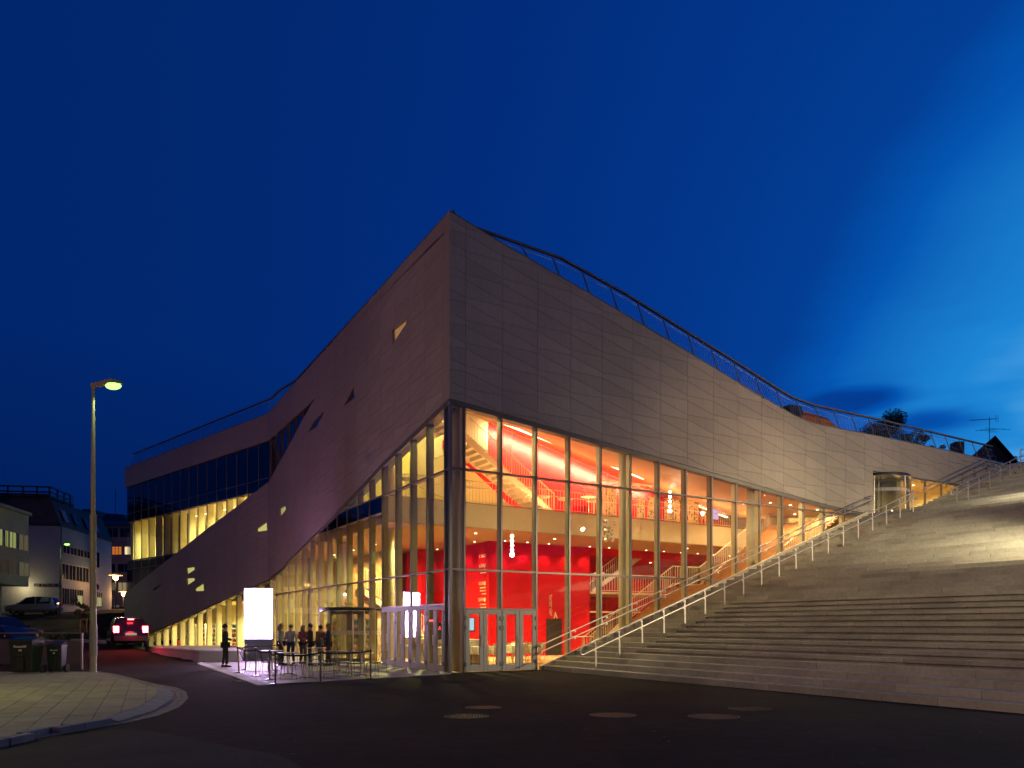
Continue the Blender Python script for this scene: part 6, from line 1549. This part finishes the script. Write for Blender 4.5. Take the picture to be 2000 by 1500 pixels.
# ------------------------------------------------------------------ restaurant behind the glass
M_cloth = mat('white_tablecloth', (.80, .76, .66), .8); M_shell = mat('cream_shell', (.62, .52, .36), .5); M_gl2 = glass('drinking_glass', (.9, .9, .9), .12)
rtab = [((1.7, 3.6), 'clothed table nearest the left door leaf'), ((3.5, 4.2), 'clothed table behind the second door pair'), ((5.6, 4.6), 'clothed table right of the doors'), ((1.6, 6.2), 'clothed table further in at the left'), ((4.4, 7.4), 'clothed table in the back row middle'), ((7.4, 7.0), 'clothed table nearest the black door')]
tproto = None; cproto = None; cnt = 0
for (u, v), lab in rtab:
    p = B(u, v, .02)
    if tproto is None:
        tproto = empty('dining_table', p, math.atan2(dR.y, dR.x), lab, 'table', 'white-clothed tables in the restaurant'); m = MB()
        m.box(-.60, .60, -.40, .40, .735, .755); l_(m, 'table_top', M_wood, tproto)
        m = MB(); n = 40; ring = []
        for zz, ex in ((.762, .0), (.755, .02), (.45, .045)):
            for k in range(n):
                t = k/n*4; s = int(t); f_ = t-s; hx_, hy_ = .61+ex, .41+ex; c4 = [(-hx_, -hy_), (hx_, -hy_), (hx_, hy_), (-hx_, hy_)]; a, b = c4[s], c4[(s+1) % 4]; w_ = (ex > .03)*.025*math.sin(k*2.4)
                m.v.append((a[0]+(b[0]-a[0])*f_*1.0+w_, a[1]+(b[1]-a[1])*f_+w_, zz))
        for j in range(2):
            for k in range(n): k2 = (k+1) % n; m.f.append((j*n+k, j*n+k2, (j+1)*n+k2, (j+1)*n+k))
        m.f.append(tuple(range(n))); cl_ = l_(m, 'cloth', M_cloth, tproto, True)
        for x in (-.52, .52):
            for y in (-.33, .33): l_(MB().tube([(x, y, 0), (x, y, .735)], .022, 8), 'leg', M_steel, tproto)
        o = tproto
    else: o = copy_tree(tproto)
    o.location = p; o['label'] = lab
    for k, (du, dv, ya) in enumerate(((-.35, -.62, 0), (.35, -.60, 0), (.0, .64, 180), (-.85, 0, -90))):
        if k == 3 and cnt > 12: continue
        if cproto is None:
            cproto = empty('dining_chair', (0, 0, 0), 0, 'x', 'chair', 'cream shell chairs round the white tables')
            l_(MB().hexa([(-.21, -.20, .42), (.21, -.20, .42), (.22, .22, .44), (-.22, .22, .44), (-.21, -.20, .44), (.21, -.20, .44), (.22, .22, .46), (-.22, .22, .46)]), 'seat', M_shell, cproto)
            l_(MB().hexa([(-.21, -.22, .44), (.21, -.22, .44), (.21, -.20, .44), (-.21, -.20, .44), (-.20, -.32, .84), (.20, -.32, .84), (.20, -.30, .84), (-.20, -.30, .84)]), 'backrest', M_shell, cproto)
            for x in (-.18, .18):
                for y in (-.18, .18): l_(MB().tube([(x, y, .43), (x*1.15, y*1.15, 0)], .011, 6), 'leg', M_steel, cproto)
            c_ = cproto
        else: c_ = copy_tree(cproto)
        c_.location = B(u+du, v+dv, .02); c_.rotation_euler = (0, 0, math.atan2(dR.y, dR.x)+R(ya)+random.uniform(-.2, .2)); cnt += 1
        c_['label'] = 'cream shell chair %s the %s' % (['near left of', 'near right of', 'behind', 'at the left end of'][k], lab)
    for k in range(3):
        x, y = -.42+.42*k, random.uniform(-.25, .25); pp_ = p+dR*x+dL*y+Vector((0, 0, .765))
        g_ = MB().lathe([(.03, 0), (.006, .008), (.005, .08), (.035, .11), (.038, .15), (.030, .19)], 10, pp_).obj('wine_glass', M_gl2, None, True); tag(g_, 'wine glass %s the white %s' % (['at the left end of', 'in the middle of', 'at the right end of'][k], lab), 'glass', 'wine glasses on the restaurant tables')
    pp_ = p+dR*random.uniform(-.3, .3)+Vector((0, 0, .765)); g_ = MB().lathe([(.035, 0), (.04, .09), (.036, .09), (.03, .01)], 10, pp_).obj('candle_holder', emitm('red_candle_glass', (1, .06, .03), 1.4), None, True); tag(g_, 'red glowing candle glass on the white '+lab, 'candle', 'candle glasses in the restaurant')
p = P(1140, 1252, 36.5); p.z = .02
bt = empty('bar_table', p, 0, 'white round bar table against the red wall, left of the column', 'table'); l_(MB().lathe([(.42, 1.06), (.42, 1.09)], 20), 'table_top', M_white, bt); l_(MB().lathe([(.24, 0), (.03, .03), (.03, 1.06)], 12), 'stem', M_white, bt, True)
# pendants, bubbles, truss, drawn boards, high tables on the gallery
def pendant(u, v, ztop, zbot, zc, lab):
    r = empty('pendant_lamp', B(u, v, zc), 0, lab, 'pendant lamp', 'strings of glowing glass balls'); zs = [ztop-(ztop-zbot)*k/4 for k in range(5)]
    MB().tube([B(u, v, zc), B(u, v, ztop)], .006, 4).obj('cord', M_steel, r)
    for k, z in enumerate(zs): MB().ball(B(u, v, z), .075+.03*(k == 4), 12).obj('glowing_ball', emitm('pendant_glow', (1, .88, .62), 26), r, True)
pendant(5.47, 5.0, 5.50, 4.70, cz(5.47, 5.0), 'string of glowing glass balls in front of the red wall near the corner')
pendant(16.6, 7.2, 8.75, 7.75, cz(16.6, 7.2), 'string of glowing glass balls between the drawn boards upstairs')
r = empty('bubble_sculpture', B(9.9, 4, 6), 0, 'cluster of silvery glass bubbles hanging left of the middle column', 'sculpture'); rng = random.Random(12)
MB().tube([B(9.9, 4, cz(9.9, 4)), B(9.9, 4, 6.3)], .005, 4).obj('cord', M_steel, r); M_bub = mat('silvered_glass', (.78, .72, .60), .22, metal=.35)
for k in range(34):
    a = rng.uniform(0, 6.28); t = rng.random(); rad = .10+.55*t*rng.random(); z = 5.45+.95*rng.random(); MB().ball(B(9.9+rad*math.cos(a), 4+rad*math.sin(a)*.6, z), rng.uniform(.045, .10), 10, rng.uniform(.9, 1.4)).obj('bubble', M_bub, r, True)
def truss(a, b, w_, lab, grp):
    r = empty('lighting_truss', a, 0, lab, 'truss', grp); d = (b-a).normalized(); s = d.cross(Vector((0, 0, 1))); s = (s.normalized() if s.length > .1 else dR.copy())*w_; t = d.cross(s).normalized()*w_; n = max(2, int((b-a).length/(w_*1.6)))
    for i, j in ((-1, -1), (1, -1), (1, 1), (-1, 1)): MB().tube([a+s*i*.5+t*j*.5, b+s*i*.5+t*j*.5], .022, 5).obj('chord', M_rail, r)
    m = MB()
    for k in range(n):
        p, q = a+(b-a)*k/n, a+(b-a)*(k+1)/n
        for (i, j), (i2, j2) in (((-1, -1), (1, -1)), ((1, -1), (1, 1)), ((1, 1), (-1, 1)), ((-1, 1), (-1, -1))): m.tube([p+s*i*.5+t*j*.5, q+s*i2*.5+t*j2*.5], .010, 4, False)
    tag(m.obj('lattice', M_rail, r), kind='stuff')
truss(B(13.1, 8.6, 9.15), B(22.6, 8.6, 9.15), .28, 'long horizontal truss beam under the orange ceiling', 'lighting trusses on the gallery')
truss(B(13.3, 8.6, 7.11), B(13.3, 8.6, 9.0), .28, 'upright truss leg left of the middle column', 'lighting trusses on the gallery'); truss(B(14.2, 9.9, 7.11), B(14.2, 9.9, 8.95), .28, 'upright truss leg just behind the left one', 'lighting trusses on the gallery'); truss(B(20.6, 8.6, 7.11), B(20.6, 8.6, 9.0), .28, 'upright truss leg at the right end of the beam', 'lighting trusses on the gallery'); truss(B(13.2, 8.4, 9.15), B(13.2, 10.4, 9.15), .28, 'short cross truss at the left end of the beam', 'lighting trusses on the gallery')
for i, (u0, u1, z1, lab) in enumerate(((13.5, 14.2, 8.95, 'leftmost drawn board beside the upright trusses'), (14.5, 15.3, 8.9, 'drawn board just left of the middle column'), (15.65, 16.2, 8.62, 'drawn board just right of the middle column'), (16.45, 17.3, 8.72, 'drawn board left of the upstairs glowing balls'), (17.67, 18.8, 8.75, 'widest drawn board, right of the upstairs glowing balls'), (19.35, 20.25, 8.75, 'rightmost drawn board on the gallery'))):
    o = MB().box(u0, u1, 8.75, 8.80, 7.115, z1, fR).obj('drawn_board', M_mural); tag(o, 'cream board covered in black drawing, '+lab, 'board', 'drawn boards on the gallery')
for i, (u, v, lab) in enumerate(((1.8, 8.0, 'under the white stair'), (9.6, 8.9, 'first right of the white stair foot'), (11.0, 8.9, 'second right of the white stair foot'), (11.6, 7.7, 'nearest the gallery edge'), (12.6, 8.6, 'beside the truss legs'))):
    r = empty('high_table', B(u, v, 7.09), 0, 'round pale high table on the gallery, '+lab, 'table', 'round high tables on the gallery'); l_(MB().lathe([(.40, 1.02), (.40, 1.05)], 18), 'table_top', M_white, r); l_(MB().lathe([(.22, 0), (.025, .02), (.025, 1.02)], 10), 'stem', M_white, r, True)
for i, (u, z) in enumerate(((12.9, 8.1), (14.4, 8.1), (16.0, 8.1))): bx('red_booth', M_red, u, u+.55, 10.2, 10.85, 7.1, 8.15)
o = bx('ticket_counter', mat('brown_counter', (.10, .05, .035), .5), 11.7, 13.2, 6.4, 7.1, .02, 1.25, None, .02); tag(o, 'dark brown counter at the foot of the tribune stair', 'counter')
